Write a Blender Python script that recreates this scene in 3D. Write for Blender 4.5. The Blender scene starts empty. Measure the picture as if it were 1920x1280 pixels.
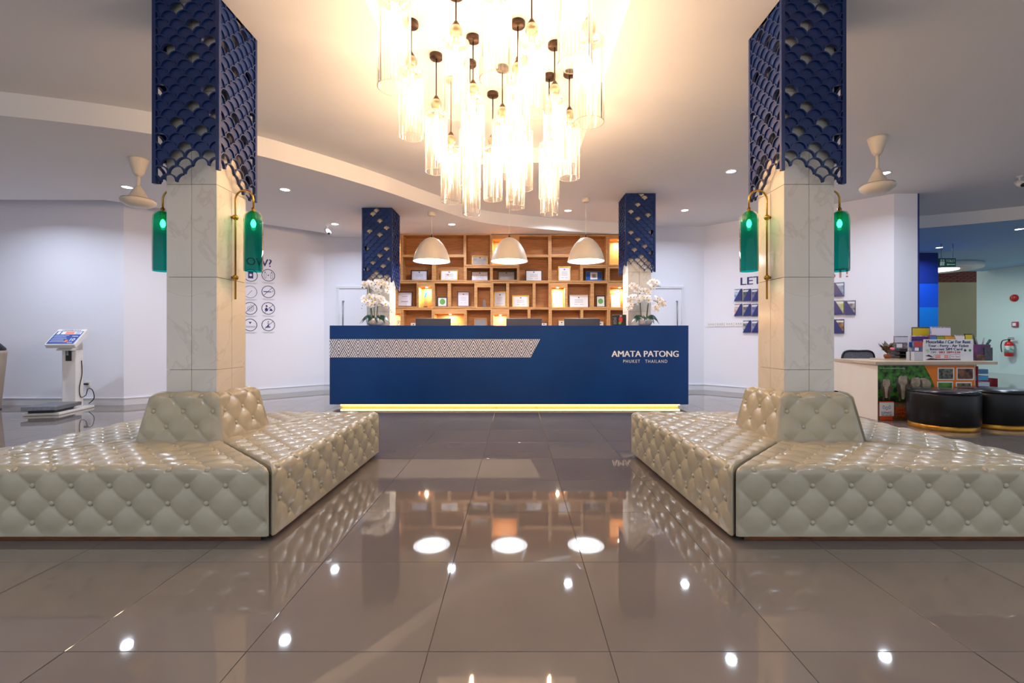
import bpy, bmesh, math, random
from mathutils import Vector, Matrix

random.seed(7)
PI = math.pi
SC = bpy.context.scene
COL = SC.collection
# ------------------------------------------------------------------ camera, world, exposure
F, CX, CY, H = 855.0, 967.5, 632.3, 1.037          # focal length and principal point in pixels, eye height
cam = bpy.data.cameras.new('camera'); cam_o = bpy.data.objects.new('camera', cam); COL.objects.link(cam_o)
cam.sensor_width = 36.0; cam.lens = F / 1920 * 36
cam.shift_x = -(CX - 960) / 1920; cam.shift_y = (CY - 640) / 1920
cam.clip_start = 0.05; cam.clip_end = 200
cam_o.location = (0, 0, H); cam_o.rotation_euler = (PI / 2, 0, 0)
SC.camera = cam_o
SC.view_settings.view_transform = 'Standard'; SC.view_settings.look = 'None'
SC.view_settings.gamma = 1.0; SC.view_settings.use_curve_mapping = False
SC.view_settings.exposure = 0.35
SC.cycles.transparent_max_bounces = 48
SC.cycles.sample_clamp_indirect = 6.0
W = bpy.data.worlds.new('World'); SC.world = W; W.use_nodes = True
W.node_tree.nodes['Background'].inputs[0].default_value = (0.80, 0.88, 1.0, 1)
W.node_tree.nodes['Background'].inputs[1].default_value = 0.72
# light levels
E_BULB = 125.0        # chandelier filament tubes
P_DOWN = 18.5        # ceiling downlights, W
P_PEND = 14.0        # white dome pendants, W
P_CELL = 9.0         # spots in the lit shelf boxes, W
E_LED = 5.0
COOL = (0.75, 0.85, 1.0)
WARM = (1.0, 0.62, 0.28)


# ------------------------------------------------------------------ helpers
def lin(c):
    def f(x):
        x /= 255.0
        return x / 12.92 if x <= 0.04045 else ((x + 0.055) / 1.055) ** 2.4
    return (f(c[0]), f(c[1]), f(c[2]), 1.0)


def PX(px, d): return (px - CX) * d / F
def PZ(py, d): return H - (py - CY) * d / F
def P(px, py, d): return Vector((PX(px, d), d, PZ(py, d)))


_mats = {}
def mat(name, col=(200, 200, 200), rough=0.5, metal=0.0, spec=0.5, var=0.0, vscale=4.0, col2=None, bump=0.0, bscale=60.0,
        coat=0.0, stretch=None, ramp=(0.35, 0.65)):
    if name in _mats: return _mats[name]
    m = bpy.data.materials.new(name); m.use_nodes = True
    nt = m.node_tree; b = nt.nodes['Principled BSDF']
    b.inputs['Base Color'].default_value = lin(col)
    b.inputs['Roughness'].default_value = rough; b.inputs['Metallic'].default_value = metal
    b.inputs['Specular IOR Level'].default_value = spec
    b.inputs['Coat Weight'].default_value = coat; b.inputs['Coat Roughness'].default_value = 0.12
    tc = nt.nodes.new('ShaderNodeTexCoord')
    src = tc.outputs['Object']
    if stretch:
        mp = nt.nodes.new('ShaderNodeMapping'); mp.inputs['Scale'].default_value = stretch
        nt.links.new(src, mp.inputs[0]); src = mp.outputs[0]
    if col2 is not None or var > 0:
        n = nt.nodes.new('ShaderNodeTexNoise'); n.inputs['Scale'].default_value = vscale; n.inputs['Detail'].default_value = 6
        nt.links.new(src, n.inputs['Vector'])
        r = nt.nodes.new('ShaderNodeValToRGB')
        r.color_ramp.elements[0].position = ramp[0]; r.color_ramp.elements[1].position = ramp[1]
        c2 = col2 if col2 is not None else tuple(max(0, x * (1 - var)) for x in col)
        r.color_ramp.elements[0].color = lin(c2); r.color_ramp.elements[1].color = lin(col)
        nt.links.new(n.outputs['Fac'], r.inputs[0]); nt.links.new(r.outputs[0], b.inputs['Base Color'])
    if bump > 0:
        n2 = nt.nodes.new('ShaderNodeTexNoise'); n2.inputs['Scale'].default_value = bscale; n2.inputs['Detail'].default_value = 3
        nt.links.new(src, n2.inputs['Vector'])
        bp = nt.nodes.new('ShaderNodeBump'); bp.inputs['Strength'].default_value = bump; bp.inputs['Distance'].default_value = 0.01
        nt.links.new(n2.outputs['Fac'], bp.inputs['Height']); nt.links.new(bp.outputs[0], b.inputs['Normal'])
    _mats[name] = m
    return m


def emat(name, col, strength):
    if name in _mats: return _mats[name]
    m = bpy.data.materials.new(name); m.use_nodes = True; nt = m.node_tree
    nt.nodes.remove(nt.nodes['Principled BSDF'])
    e = nt.nodes.new('ShaderNodeEmission'); e.inputs[0].default_value = (*col, 1); e.inputs[1].default_value = strength
    nt.links.new(e.outputs[0], nt.nodes['Material Output'].inputs[0])
    _mats[name] = m
    return m


def thinglass(name, tint=(1, 1, 1), glossy=0.12, trans=0.0, ior=1.5, rough=0.03, tcol=(1, 1, 1)):
    """thin clear glass: lets light straight through, mirrors at the rim, scatters a little in its ribs"""
    if name in _mats: return _mats[name]
    m = bpy.data.materials.new(name); m.use_nodes = True; nt = m.node_tree
    nt.nodes.remove(nt.nodes['Principled BSDF'])
    t = nt.nodes.new('ShaderNodeBsdfTransparent'); t.inputs[0].default_value = (*tint, 1)
    g = nt.nodes.new('ShaderNodeBsdfGlossy'); g.inputs['Roughness'].default_value = rough
    lw = nt.nodes.new('ShaderNodeFresnel'); lw.inputs['IOR'].default_value = ior
    mx = nt.nodes.new('ShaderNodeMath'); mx.operation = 'ADD'; mx.inputs[1].default_value = glossy; mx.use_clamp = True
    nt.links.new(lw.outputs[0], mx.inputs[0])
    s = nt.nodes.new('ShaderNodeMixShader')
    nt.links.new(mx.outputs[0], s.inputs[0]); nt.links.new(t.outputs[0], s.inputs[1]); nt.links.new(g.outputs[0], s.inputs[2])
    out = s
    if trans > 0:
        tr = nt.nodes.new('ShaderNodeBsdfTranslucent'); tr.inputs[0].default_value = (*tcol, 1)
        s2 = nt.nodes.new('ShaderNodeMixShader'); s2.inputs[0].default_value = trans
        nt.links.new(s.outputs[0], s2.inputs[1]); nt.links.new(tr.outputs[0], s2.inputs[2]); out = s2
    nt.links.new(out.outputs[0], nt.nodes['Material Output'].inputs[0])
    _mats[name] = m
    return m


class MB:
    """collects shapes into ONE mesh"""
    def __init__(s): s.v = []; s.f = []; s.m = []; s.sm = []
    def add(s, vs, fs, m=0, smooth=False):
        o = len(s.v); s.v += [tuple(v) for v in vs]
        for f in fs: s.f.append([i + o for i in f]); s.m.append(m); s.sm.append(smooth)
        return s
    def box(s, x0, x1, y0, y1, z0, z1, m=0, b=0.0, seg=1, M=None):
        bm = bmesh.new(); bmesh.ops.create_cube(bm, size=1.0)
        for v in bm.verts:
            v.co = Vector(((x0 + x1) / 2 + v.co.x * (x1 - x0), (y0 + y1) / 2 + v.co.y * (y1 - y0), (z0 + z1) / 2 + v.co.z * (z1 - z0)))
        if b > 0: bmesh.ops.bevel(bm, geom=bm.edges[:], offset=b, segments=seg, affect='EDGES', profile=0.5)
        if M is not None: bm.transform(M)
        bm.verts.index_update()
        s.add([v.co[:] for v in bm.verts], [[v.index for v in f.verts] for f in bm.faces], m, False)
        bm.free(); return s
    def lathe(s, prof, n=24, c=(0, 0, 0), m=0, M=None, smooth=True, a0=0.0):
        vs = []; fs = []; k = len(prof)
        for i in range(n):
            a = a0 + 2 * PI * i / n
            for r, z in prof:
                p = Vector((r * math.cos(a), r * math.sin(a), z))
                if M is not None: p = M @ p
                vs.append((p.x + c[0], p.y + c[1], p.z + c[2]))
        for i in range(n):
            j = (i + 1) % n
            for q in range(k - 1): fs.append([i * k + q, j * k + q, j * k + q + 1, i * k + q + 1])
        if prof[0][0] > 1e-6: fs.append([i * k for i in range(n)][::-1])
        if prof[-1][0] > 1e-6: fs.append([i * k + k - 1 for i in range(n)])
        return s.add(vs, fs, m, smooth)
    def cyl(s, p0, p1, r0, r1=None, n=12, m=0, smooth=True):
        return s.tube([p0, p1], [r0, r0 if r1 is None else r1], n, m, smooth)
    def tube(s, pts, r, n=8, m=0, smooth=True):
        pts = [Vector(p) for p in pts]; rs = r if isinstance(r, (list, tuple)) else [r] * len(pts)
        vs = []; fs = []; ref = None
        for i, p in enumerate(pts):
            t = (pts[min(i + 1, len(pts) - 1)] - pts[max(i - 1, 0)]).normalized()
            if ref is None: ref = Vector((1, 0, 0)) if abs(t.x) < 0.9 else Vector((0, 1, 0))
            a = (ref - t * ref.dot(t)).normalized(); b = t.cross(a); ref = a
            for k in range(n):
                q = p + (a * math.cos(2 * PI * k / n) + b * math.sin(2 * PI * k / n)) * rs[i]; vs.append(q[:])
        for i in range(len(pts) - 1):
            for k in range(n):
                fs.append([i * n + k, i * n + (k + 1) % n, (i + 1) * n + (k + 1) % n, (i + 1) * n + k])
        fs.append(list(range(n))[::-1]); fs.append([(len(pts) - 1) * n + k for k in range(n)])
        return s.add(vs, fs, m, smooth)
    def prism(s, pts, h, m=0, M=None, smooth=False):
        """pts: 2D outline; extruded along local z from 0 to h (h may be (h0,h1)); M places it"""
        h0, h1 = h if isinstance(h, tuple) else (0, h)
        n = len(pts); vs = [Vector((p[0], p[1], h0)) for p in pts] + [Vector((p[0], p[1], h1)) for p in pts]
        if M is not None: vs = [M @ v for v in vs]
        fs = [list(range(n))[::-1], [n + i for i in range(n)]] + [[i, (i + 1) % n, n + (i + 1) % n, n + i] for i in range(n)]
        return s.add([v[:] for v in vs], fs, m, smooth)
    def poly(s, pts, m=0): return s.add([tuple(p) for p in pts], [list(range(len(pts)))], m)
    def text(s, body, org, xd, up, height, width=None, align='L', m=0, bold=0.0, spacing=1.0, thick=0.0):
        cu = bpy.data.curves.new('t', 'FONT'); cu.body = body; cu.size = 1.0; cu.resolution_u = 3
        cu.space_character = spacing; cu.extrude = 0.0
        o = bpy.data.objects.new('t', cu); COL.objects.link(o)
        dg = bpy.context.evaluated_depsgraph_get(); me = bpy.data.meshes.new_from_object(o.evaluated_get(dg))
        vs = [v.co.copy() for v in me.vertices]; fs = [list(p.vertices) for p in me.polygons]
        bpy.data.objects.remove(o); bpy.data.curves.remove(cu); bpy.data.meshes.remove(me)
        if not vs: return s
        x0 = min(v.x for v in vs); x1 = max(v.x for v in vs); y0 = min(v.y for v in vs); y1 = max(v.y for v in vs)
        ky = height / (y1 - y0); kx = width / (x1 - x0) if width else ky
        ax = {'L': x0, 'C': (x0 + x1) / 2, 'R': x1}[align]
        xd = Vector(xd).normalized(); up = Vector(up).normalized(); org = Vector(org)
        nn_ = xd.cross(up)
        for j, sh in enumerate((0, -bold, bold) if bold > 0 else (0,)):     # heavier strokes: the same glyphs set off sideways
            s.add([(org + xd * ((v.x - ax + sh) * kx) + up * ((v.y - y0) * ky) + nn_ * (.0003 * j))[:] for v in vs], fs, m)
        return s
    def mesh(s, name, mats):
        me = bpy.data.meshes.new(name); me.from_pydata(s.v, [], s.f)
        for mt in mats: me.materials.append(mt)
        me.polygons.foreach_set('material_index', s.m); me.polygons.foreach_set('use_smooth', s.sm)
        me.update(); return me


def link(name, me, parent=None, loc=None, rot=None):
    o = bpy.data.objects.new(name, me); COL.objects.link(o)
    if parent is not None: o.parent = parent
    if loc is not None: o.location = loc
    if rot is not None: o.rotation_euler = rot
    return o


def obj(name, mb, mats, parent=None, loc=None, rot=None, label=None):
    if not isinstance(mats, (list, tuple)): mats = [mats]
    o = link(name, mb.mesh(name, mats), parent, loc, rot)
    if label: o['label'] = label
    return o


def tag(o, label, cat, group=None):
    o['label'] = label; o['category'] = cat
    if group: o['group'] = group
    return o


def thing(name, label, cat, loc=(0, 0, 0), rz=0.0, group=None):
    o = bpy.data.objects.new(name, None); COL.objects.link(o); o.empty_display_size = 0.1
    o.location = loc; o.rotation_euler = (0, 0, rz)
    return tag(o, label, cat, group)


def struct(name, mb, mats, parent=None):
    o = obj(name, mb, mats, parent)
    if parent is None: o['kind'] = 'structure'
    return o


def copy_tree(root, loc, rz=None, label=None):
    r = root.copy(); COL.objects.link(r); r.location = loc
    if rz is not None: r.rotation_euler = (0, 0, rz)
    if label: r['label'] = label
    for ch in list(root.children):
        c = ch.copy(); COL.objects.link(c); c.parent = r
        for g in list(ch.children):
            d = g.copy(); COL.objects.link(d); d.parent = c
    return r


def lamp(kind, name, parent, loc, power, col, size=0.1, rot=None, spread=None, spot=None, blend=0.6):
    l = bpy.data.lights.new(name, kind); l.energy = power; l.color = col
    if kind == 'AREA':
        l.shape = 'DISK'; l.size = size
        if spread: l.spread = spread
    else:
        l.shadow_soft_size = size
    if kind == 'SPOT' and spot: l.spot_size = spot; l.spot_blend = blend
    o = bpy.data.objects.new(name, l); COL.objects.link(o); o.parent = parent; o.location = loc
    if rot: o.rotation_euler = rot
    return o


# ------------------------------------------------------------------ materials
m_wall = mat('white_wall_paint', (236, 236, 246), 0.6, spec=0.3, bump=0.05, bscale=25)
m_ceil = mat('ceiling_paint', (234, 232, 232), 0.75, spec=0.2, bump=0.03, bscale=18)
m_mint = mat('mint_wall_paint', (205, 226, 224), 0.6, spec=0.3)
m_base = mat('baseboard_white', (226, 226, 232), 0.4)
m_leather = mat('cream_leather', (180, 170, 145), 0.30, spec=0.5, var=0.06, vscale=5, bump=0.03, bscale=70, coat=0.2)
m_button = mat('leather_button', (182, 172, 148), 0.28, spec=0.5, var=0.05, vscale=40)
m_plinth = mat('sofa_plinth_wood', (150, 84, 40), 0.5, var=0.3, vscale=12, stretch=(1, 1, 8))
m_navy = mat('navy_screen_paint', (10, 40, 98), 0.36, spec=0.5, var=0.06, vscale=3)
m_navyrim = mat('navy_screen_rim', (13, 40, 96), 0.32, spec=0.5, var=0.06, vscale=3)
m_brass = mat('brushed_brass', (196, 150, 62), 0.26, metal=1.0, var=0.1, vscale=20)
m_wood = mat('oak_shelf_board', (206, 150, 92), 0.5, var=0.16, vscale=3.0, stretch=(1.5, 1.5, 16))
m_wood2 = mat('oak_shelf_back', (190, 126, 68), 0.55, var=0.15, vscale=3.0, stretch=(1.5, 1.5, 16))
m_black = mat('black_plastic', (22, 22, 25), 0.4, var=0.1)
m_white = mat('white_gloss_paint', (232, 230, 228), 0.35, var=0.02)
m_cream = mat('cream_enamel', (226, 214, 196), 0.4, var=0.03)
m_steel = mat('brushed_steel', (150, 152, 158), 0.3, metal=0.9, var=0.1, vscale=30)
m_paper = mat('white_paper', (232, 232, 236), 0.6, var=0.02)
m_grey = mat('grey_print', (150, 152, 165), 0.6, var=0.05)
m_ink = mat('navy_print', (34, 40, 110), 0.5, var=0.05)
m_bronze = mat('bronze_metal', (70, 50, 36), 0.35, metal=0.6, var=0.1, vscale=20)


def marble():
    m = mat('cream_marble', (214, 206, 192), 0.14, spec=0.5, var=0.05, vscale=2.2, coat=0.2)
    nt = m.node_tree; b = nt.nodes['Principled BSDF']
    tc = nt.nodes.new('ShaderNodeTexCoord'); n = nt.nodes.new('ShaderNodeTexNoise')
    n.inputs['Scale'].default_value = 1.7; n.inputs['Detail'].default_value = 9; n.inputs['Distortion'].default_value = 1.6
    nt.links.new(tc.outputs['Object'], n.inputs['Vector'])
    r = nt.nodes.new('ShaderNodeValToRGB')
    e = r.color_ramp.elements
    e[0].position = 0.25; e[0].color = lin((206, 197, 182)); e[1].position = 0.49; e[1].color = lin((216, 208, 195))
    x = e.new(0.505); x.color = lin((206, 197, 184)); x = e.new(0.52); x.color = lin((217, 209, 197))
    nt.links.new(n.outputs['Fac'], r.inputs[0]); nt.links.new(r.outputs[0], b.inputs['Base Color'])
    return m


m_marble = marble()


def tile_mat():
    """polished porcelain: faint clouding, a little different on every tile"""
    m = mat('porcelain_tile', (134, 122, 112), 0.03, spec=0.85)
    nt = m.node_tree; b = nt.nodes['Principled BSDF']
    tc = nt.nodes.new('ShaderNodeTexCoord'); oi = nt.nodes.new('ShaderNodeObjectInfo')
    ad = nt.nodes.new('ShaderNodeVectorMath'); ad.operation = 'ADD'
    sc = nt.nodes.new('ShaderNodeVectorMath'); sc.operation = 'SCALE'; sc.inputs['Scale'].default_value = 9
    nt.links.new(oi.outputs['Location'], sc.inputs[0]); nt.links.new(tc.outputs['Object'], ad.inputs[0]); nt.links.new(sc.outputs[0], ad.inputs[1])
    n = nt.nodes.new('ShaderNodeTexNoise'); n.inputs['Scale'].default_value = 1.6; n.inputs['Detail'].default_value = 5
    nt.links.new(ad.outputs[0], n.inputs['Vector'])
    r = nt.nodes.new('ShaderNodeValToRGB')
    r.color_ramp.elements[0].position = 0.3; r.color_ramp.elements[0].color = lin((112, 104, 98))
    r.color_ramp.elements[1].position = 0.7; r.color_ramp.elements[1].color = lin((122, 113, 105))
    nt.links.new(n.outputs['Fac'], r.inputs[0])
    hs = nt.nodes.new('ShaderNodeHueSaturation'); mr = nt.nodes.new('ShaderNodeMapRange')
    mr.inputs['To Min'].default_value = 0.95; mr.inputs['To Max'].default_value = 1.05
    nt.links.new(oi.outputs['Random'], mr.inputs[0]); nt.links.new(mr.outputs[0], hs.inputs['Value'])
    nt.links.new(r.outputs[0], hs.inputs['Color']); nt.links.new(hs.outputs[0], b.inputs['Base Color'])
    return m


m_tile = tile_mat()
m_grout = mat('tile_grout', (84, 72, 62), 0.7, var=0.1, vscale=8)
m_down = emat('downlight_glow', (0.86, 0.92, 1.0), 14.0)

# ------------------------------------------------------------------ the room shell
ZH, ZL, ZR = 3.23, 3.01, 3.42         # raised ceiling, lower ceiling, chandelier recess
# floor slab under the tiles
fl = MB().box(-9.2, 17.6, -4.5, 17.5, -0.12, -0.004)
floor = struct('floor', fl, m_grout)
TW = 0.6; tx0 = -0.29; ty0 = 1.506
tile_me = MB().box(-TW / 2 + 0.0012, TW / 2 - 0.0012, -TW / 2 + 0.0012, TW / 2 - 0.0012, -0.004, 0.0, b=0.0008).mesh('floor_tile', [m_tile])
cells = []
for i in range(-16, 31):
    for j in range(-10, 27):
        x = tx0 + (i + 0.5) * TW; y = ty0 + (j + 0.5) * TW
        if not (-9.0 < x < 17.3 and -4.3 < y < 17.3): continue
        if y > 7.2 and abs(x) > 1e9: continue
        vis = 0.0
        if y > 0.6:
            u = CX + x * F / y; v = CY + H * F / y
            if -60 < u < 1980 and v < 1420: vis = 1.0 / (y * y * y)
        cells.append((-vis, x, y))
cells.sort()
rest = MB()
for k, (nv, x, y) in enumerate(cells):
    if k < 300 and nv < 0:
        link('tile', tile_me, floor, (x, y, 0))
    else:
        rest.add([(x - TW / 2 + .0012, y - TW / 2 + .0012, 0), (x + TW / 2 - .0012, y - TW / 2 + .0012, 0), (x + TW / 2 - .0012, y + TW / 2 - .0012, 0), (x - TW / 2 + .0012, y + TW / 2 - .0012, 0)], [[0, 1, 2, 3]])
ro = obj('distant_tiles', rest, m_tile, floor); ro['kind'] = 'stuff'

# walls (plan outline, seen from inside)
WA0, WA1 = (-8.7, 6.976), (-6.0, 6.976)
YB = 9.02
WB1 = (-3.80, YB)
WC0 = (3.72, YB); WC1 = (5.77, 6.96); WD1 = (6.13, 6.96)


def wall(name, a, b, z1=3.45, th=0.12, m=None, flip=1):
    ax, ay = a; bx, by = b; dx, dy = bx - ax, by - ay; L = math.hypot(dx, dy); nx, ny = -dy / L * th * flip, dx / L * th * flip
    mb = MB().prism([(ax, ay), (bx, by), (bx + nx, by + ny), (ax + nx, ay + ny)], (-0.1, z1))
    return struct(name, mb, m or m_wall)


def baseboard(name, a, b, h=0.10, th=0.014):
    ax, ay = a; bx, by = b; dx, dy = bx - ax, by - ay; L = math.hypot(dx, dy); nx, ny = dy / L, -dx / L
    mb = MB()
    for t, z0, z1 in ((th, 0, h), (th * 1.6, h, h + 0.012)):
        mb.prism([(ax, ay), (bx, by), (bx + nx * t, by + ny * t), (ax + nx * t, ay + ny * t)], (z0, z1))
    return struct(name, mb, m_base)


wall('wall_left', WA0, WA1); baseboard('baseboard_left', WA0, WA1)
wall('wall_back_left', WA1, WB1); baseboard('baseboard_back_left', WA1, WB1)
wall('wall_back', WB1, WC0)
baseboard('baseboard_back', WB1, (-3.56, YB)); baseboard('baseboard_back_right_end', (3.33, YB), WC0)
wall('wall_back_right', WC0, WC1); baseboard('baseboard_back_right', WC0, WC1)
wall('wall_right_end', WC1, WD1, th=0.35); baseboard('baseboard_right_end', WC1, WD1)
wall('wall_bounce_left', (-8.7, -1.0), (-8.7, 6.976))  # unseen side wall, added to bounce light back into the room
# corridor beyond on the right
BX0, BX1, BY = 6.3, 9.87, 10.66
bw = MB()
for z0, z1, mi in ((0, 1.38, 0), (1.38, 1.74, 0), (1.74, 2.29, 1), (2.29, 3.3, 2)):
    bw.box(BX0, BX1, BY, BY + 0.15, z0, z1, mi)
struct('wall_blue', bw, [mat('sky_blue_paint', (0, 126, 226), 0.5), mat('mid_blue_paint', (4, 78, 206), 0.5), mat('deep_blue_paint', (8, 40, 128), 0.5)])
bt = MB().box(6.13, 6.148, 6.95, 7.31, 0, 3.3)
struct('trim_blue_edge', bt, mat('deep_blue_trim', (16, 40, 120), 0.5))
wall('wall_corridor_side', (14.0, 3.0), (14.0, 13.86), m=m_mint, flip=-1)
ow = MB().box(12.4, 17.2, 16.4, 16.55, 0, 3.02)
wo = struct('wall_corridor_end', ow, mat('olive_wall_paint', (150, 146, 108), 0.6, var=0.06, vscale=1))
bk = mat('dark_red_brick', (112, 52, 36), 0.7, var=0.35, vscale=9)
brick_me = MB().box(-0.118, 0.118, -0.03, 0.03, -0.028, 0.028, b=0.003).mesh('brick', [bk])
mort = struct('trim_brick_band', MB().box(12.4, 17.2, 16.44, 16.55, 3.02, 3.7), mat('brick_mortar', (70, 46, 40), 0.8))
for r in range(9):
    for c in range(19):
        link('brick', brick_me, mort, (12.55 + c * 0.245 + (0.12 if r % 2 else 0), 16.42 + random.uniform(-.004, .004), 3.06 + r * 0.064))

# ceilings
rx0, rx1, ry0, ry1 = -0.98, 0.745, 1.9, 5.73
ce = MB()
def slab(mb, x0, x1, y0, y1, z0, z1, m=0): mb.box(x0, x1, y0, y1, z0, z1, m)
slab(ce, -9.2, rx0, -4.5, 9.3, ZH, ZH + .25); slab(ce, rx1, 17.6, -4.5, 13.62, ZH, ZH + .25); slab(ce, rx1, 17.6, 13.62, 17.5, 3.7, 3.95); slab(ce, rx1, 17.6, 13.62, 13.7, ZH, 3.7)
slab(ce, rx0, rx1, -4.5, ry0, ZH, ZH + .25); slab(ce, rx0, rx1, ry1, 9.3, ZH, ZH + .25)
ceiling = struct('ceiling', ce, m_ceil)
rc = MB().box(rx0 - .05, rx1 + .05, ry0 - .05, ry1 + .05, ZR, ZR + .08)
struct('ceiling_recess', rc, m_ceil)


def spline(pts, n=6):
    out = []
    for i in range(len(pts) - 1):
        p0 = Vector(pts[max(i - 1, 0)]); p1 = Vector(pts[i]); p2 = Vector(pts[i + 1]); p3 = Vector(pts[min(i + 2, len(pts) - 1)])
        for k in range(n):
            t = k / n
            out.append(0.5 * ((2 * p1) + (-p0 + p2) * t + (2 * p0 - 5 * p1 + 4 * p2 - p3) * t * t + (-p0 + 3 * p1 - 3 * p2 + p3) * t ** 3))
    out.append(Vector(pts[-1])); return out


curve = spline([(-9.1, 3.15), (-6.6, 3.58), (-4.6, 4.07), (-3.53, 4.45), (-2.845, 4.935), (-2.515, 5.265), (-2.15, 5.685), (-1.735, 6.24), (-1.33, 6.87),
                (-0.62, 7.82), (0.36, 8.28), (1.25, 8.56), (2.25, 8.76)])
lc = MB()
out = [(p.x, p.y) for p in curve] + [(2.25, 9.02), (-3.6, 9.02), (-3.62, 8.62), (-4.39, 7.945), (-5.91, 6.55), (-9.1, 6.53)]
lc.prism(out, (ZL, ZH + 0.02))
low = struct('ceiling_lower', lc, m_ceil)
# slim moulding on the lower half of the curved fascia
mo = MB(); n = len(curve)
for i in range(n - 1):
    a, b = curve[i], curve[i + 1]
    t = (b - a).normalized(); nn = Vector((t.y, -t.x)) * 0.018
    mo.add([(a.x + nn.x, a.y + nn.y, ZL), (b.x + nn.x, b.y + nn.y, ZL), (b.x + nn.x, b.y + nn.y, ZL + .10), (a.x + nn.x, a.y + nn.y, ZL + .10),
            (a.x, a.y, ZL), (b.x, b.y, ZL), (b.x, b.y, ZL + .10), (a.x, a.y, ZL + .10)], [[0, 1, 2, 3], [3, 2, 6, 7], [4, 5, 1, 0]])
struct('trim_ceiling_fascia', mo, m_ceil)
cr = spline([(5.9, 8.75), (7.29, 8.25), (8.48, 7.61), (10.6, 6.2), (13.6, 3.6)])
rl = MB(); rl.prism([(p.x, p.y) for p in cr] + [(13.9, 13.4), (13.95, 13.62), (5.9, 13.62)], (ZL, ZH + .02))
rl.m = [1 if k == 0 else 0 for k in range(len(rl.m))]
struct('ceiling_corridor', rl, [m_ceil, mat('blue_bounce_ceiling_tint', (160, 196, 226), .7)])  # blue bounce light put into the colour of the underside

# doors beside the shelf (flush, only the frame reads)
for nm, x0, x1, side in (('door_1', -3.54, -2.62, 1), ('door_2', 2.40, 3.31, -1)):
    d0 = MB().box(x0 + .05, x1 - .05, 9.005, 9.03, 0.005, 2.0)
    dd = struct(nm, d0, m_wall)
    fr = MB()
    fr.box(x0, x0 + .05, 8.985, 9.03, 0, 2.0, 0, .003); fr.box(x1 - .05, x1, 8.985, 9.03, 0, 2.0, 0, .003); fr.box(x0, x1, 8.985, 9.03, 2.0, 2.05, 0, .004)
    obj('door_frame', fr, m_base, dd)
    hx = x0 + .14 if side > 0 else x1 - .14
    hd = MB().tube([(hx, 9.00, 1.0), (hx, 8.95, 1.0), (hx, 8.95, 1.75), (hx, 9.00, 1.75)], .012, 8)
    obj('door_handle', hd, m_steel, dd)

# ------------------------------------------------------------------ pillars
TZ = [0.0, 0.22, 0.825, 1.432, 2.04, 2.65, 3.23]


def pillar(label, cx, cy, hx, hy, ztop):
    t = thing('marble_pillar', label, 'pillar', (cx, cy, 0))
    obj('core', MB().box(-hx + .012, hx - .012, -hy + .012, hy - .012, 0, ztop), mat('pillar_joint', (150, 140, 126), 0.7), t)
    g = 0.0012
    for r in range(len(TZ) - 1):
        z0, z1 = TZ[r] + g, min(TZ[r + 1], ztop) - g
        if z1 - z0 < .05: continue
        for s in (-1, 1):
            for c in (0, 1):
                x0, x1 = ((-hx, 0) if c == 0 else (0, hx))
                a = (-hy, -hy + .012) if s < 0 else (hy - .012, hy)
                obj('marble_tile', MB().box(x0 + (g if c else 0), x1 - (0 if c else g), a[0], a[1], z0, z1, 0, .001), m_marble, t)
                y0, y1 = ((-hy + .012, 0) if c == 0 else (0, hy - .012))
                a = (-hx, -hx + .012) if s < 0 else (hx - .012, hx)
                obj('marble_tile', MB().box(a[0], a[1], y0 + (g if c else 0), y1 - (0 if c else g), z0, z1, 0, .001), m_marble, t)
    return t


LP = (-2.127, 3.15); RP = (1.922, 3.15); LB = (-2.114, 7.165); RB = (1.894, 7.165)
pillar('cream marble pillar rising through the sofa beside the weighing kiosk', *LP, .1645, .160, ZH)
pillar('cream marble pillar rising through the sofa nearest the tour desk', *RP, .1645, .160, ZH)
pillar('pale pillar behind the counter at the patterned band end, orchid before it', *LB, .175, .17, ZL)
pillar('pale pillar behind the counter at the lettered end, orchid before it', *RB, .175, .17, ZH)

# ------------------------------------------------------------------ fish scale screens round the pillars
R_ = 0.0524
HOLES = {0: ['B2'], 1: ['A2'], 3: ['A3'], 5: ['A4'], 6: ['B1'], 7: ['A3'], 11: ['A1', 'A4'], 13: ['A3'], 14: ['B4'], 15: ['A2'], 16: ['B3'],
         17: ['A1'], 18: ['B2'], 19: ['A2', 'A3', 'A4'], 20: ['B1', 'B2', 'B3', 'B4']}


def clipx(poly, lo, hi):
    for sgn, lim in ((1, lo), (-1, hi)):
        res = []
        for i in range(len(poly)):
            a, b = poly[i], poly[(i + 1) % len(poly)]
            da, db = sgn * (a[0] - lim), sgn * (b[0] - lim)
            if da >= 0: res.append(a)
            if da * db < 0:
                k = da / (da - db); res.append((a[0] + (b[0] - a[0]) * k, a[1] + (b[1] - a[1]) * k))
        poly = res
        if len(poly) < 3: return []
    return poly


FAN = [(R_ * math.cos(PI * i / 8), R_ * math.sin(PI * i / 8)) for i in range(9)]
FAN += [(-R_ + R_ * math.cos(PI / 2 - PI / 2 * i / 4), -R_ + R_ * math.sin(PI / 2 - PI / 2 * i / 4)) for i in range(1, 5)]
FAN += [(R_ + R_ * math.cos(PI - PI / 2 * i / 4), -R_ + R_ * math.sin(PI - PI / 2 * i / 4)) for i in range(1, 4)]
_fan = {}


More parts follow.
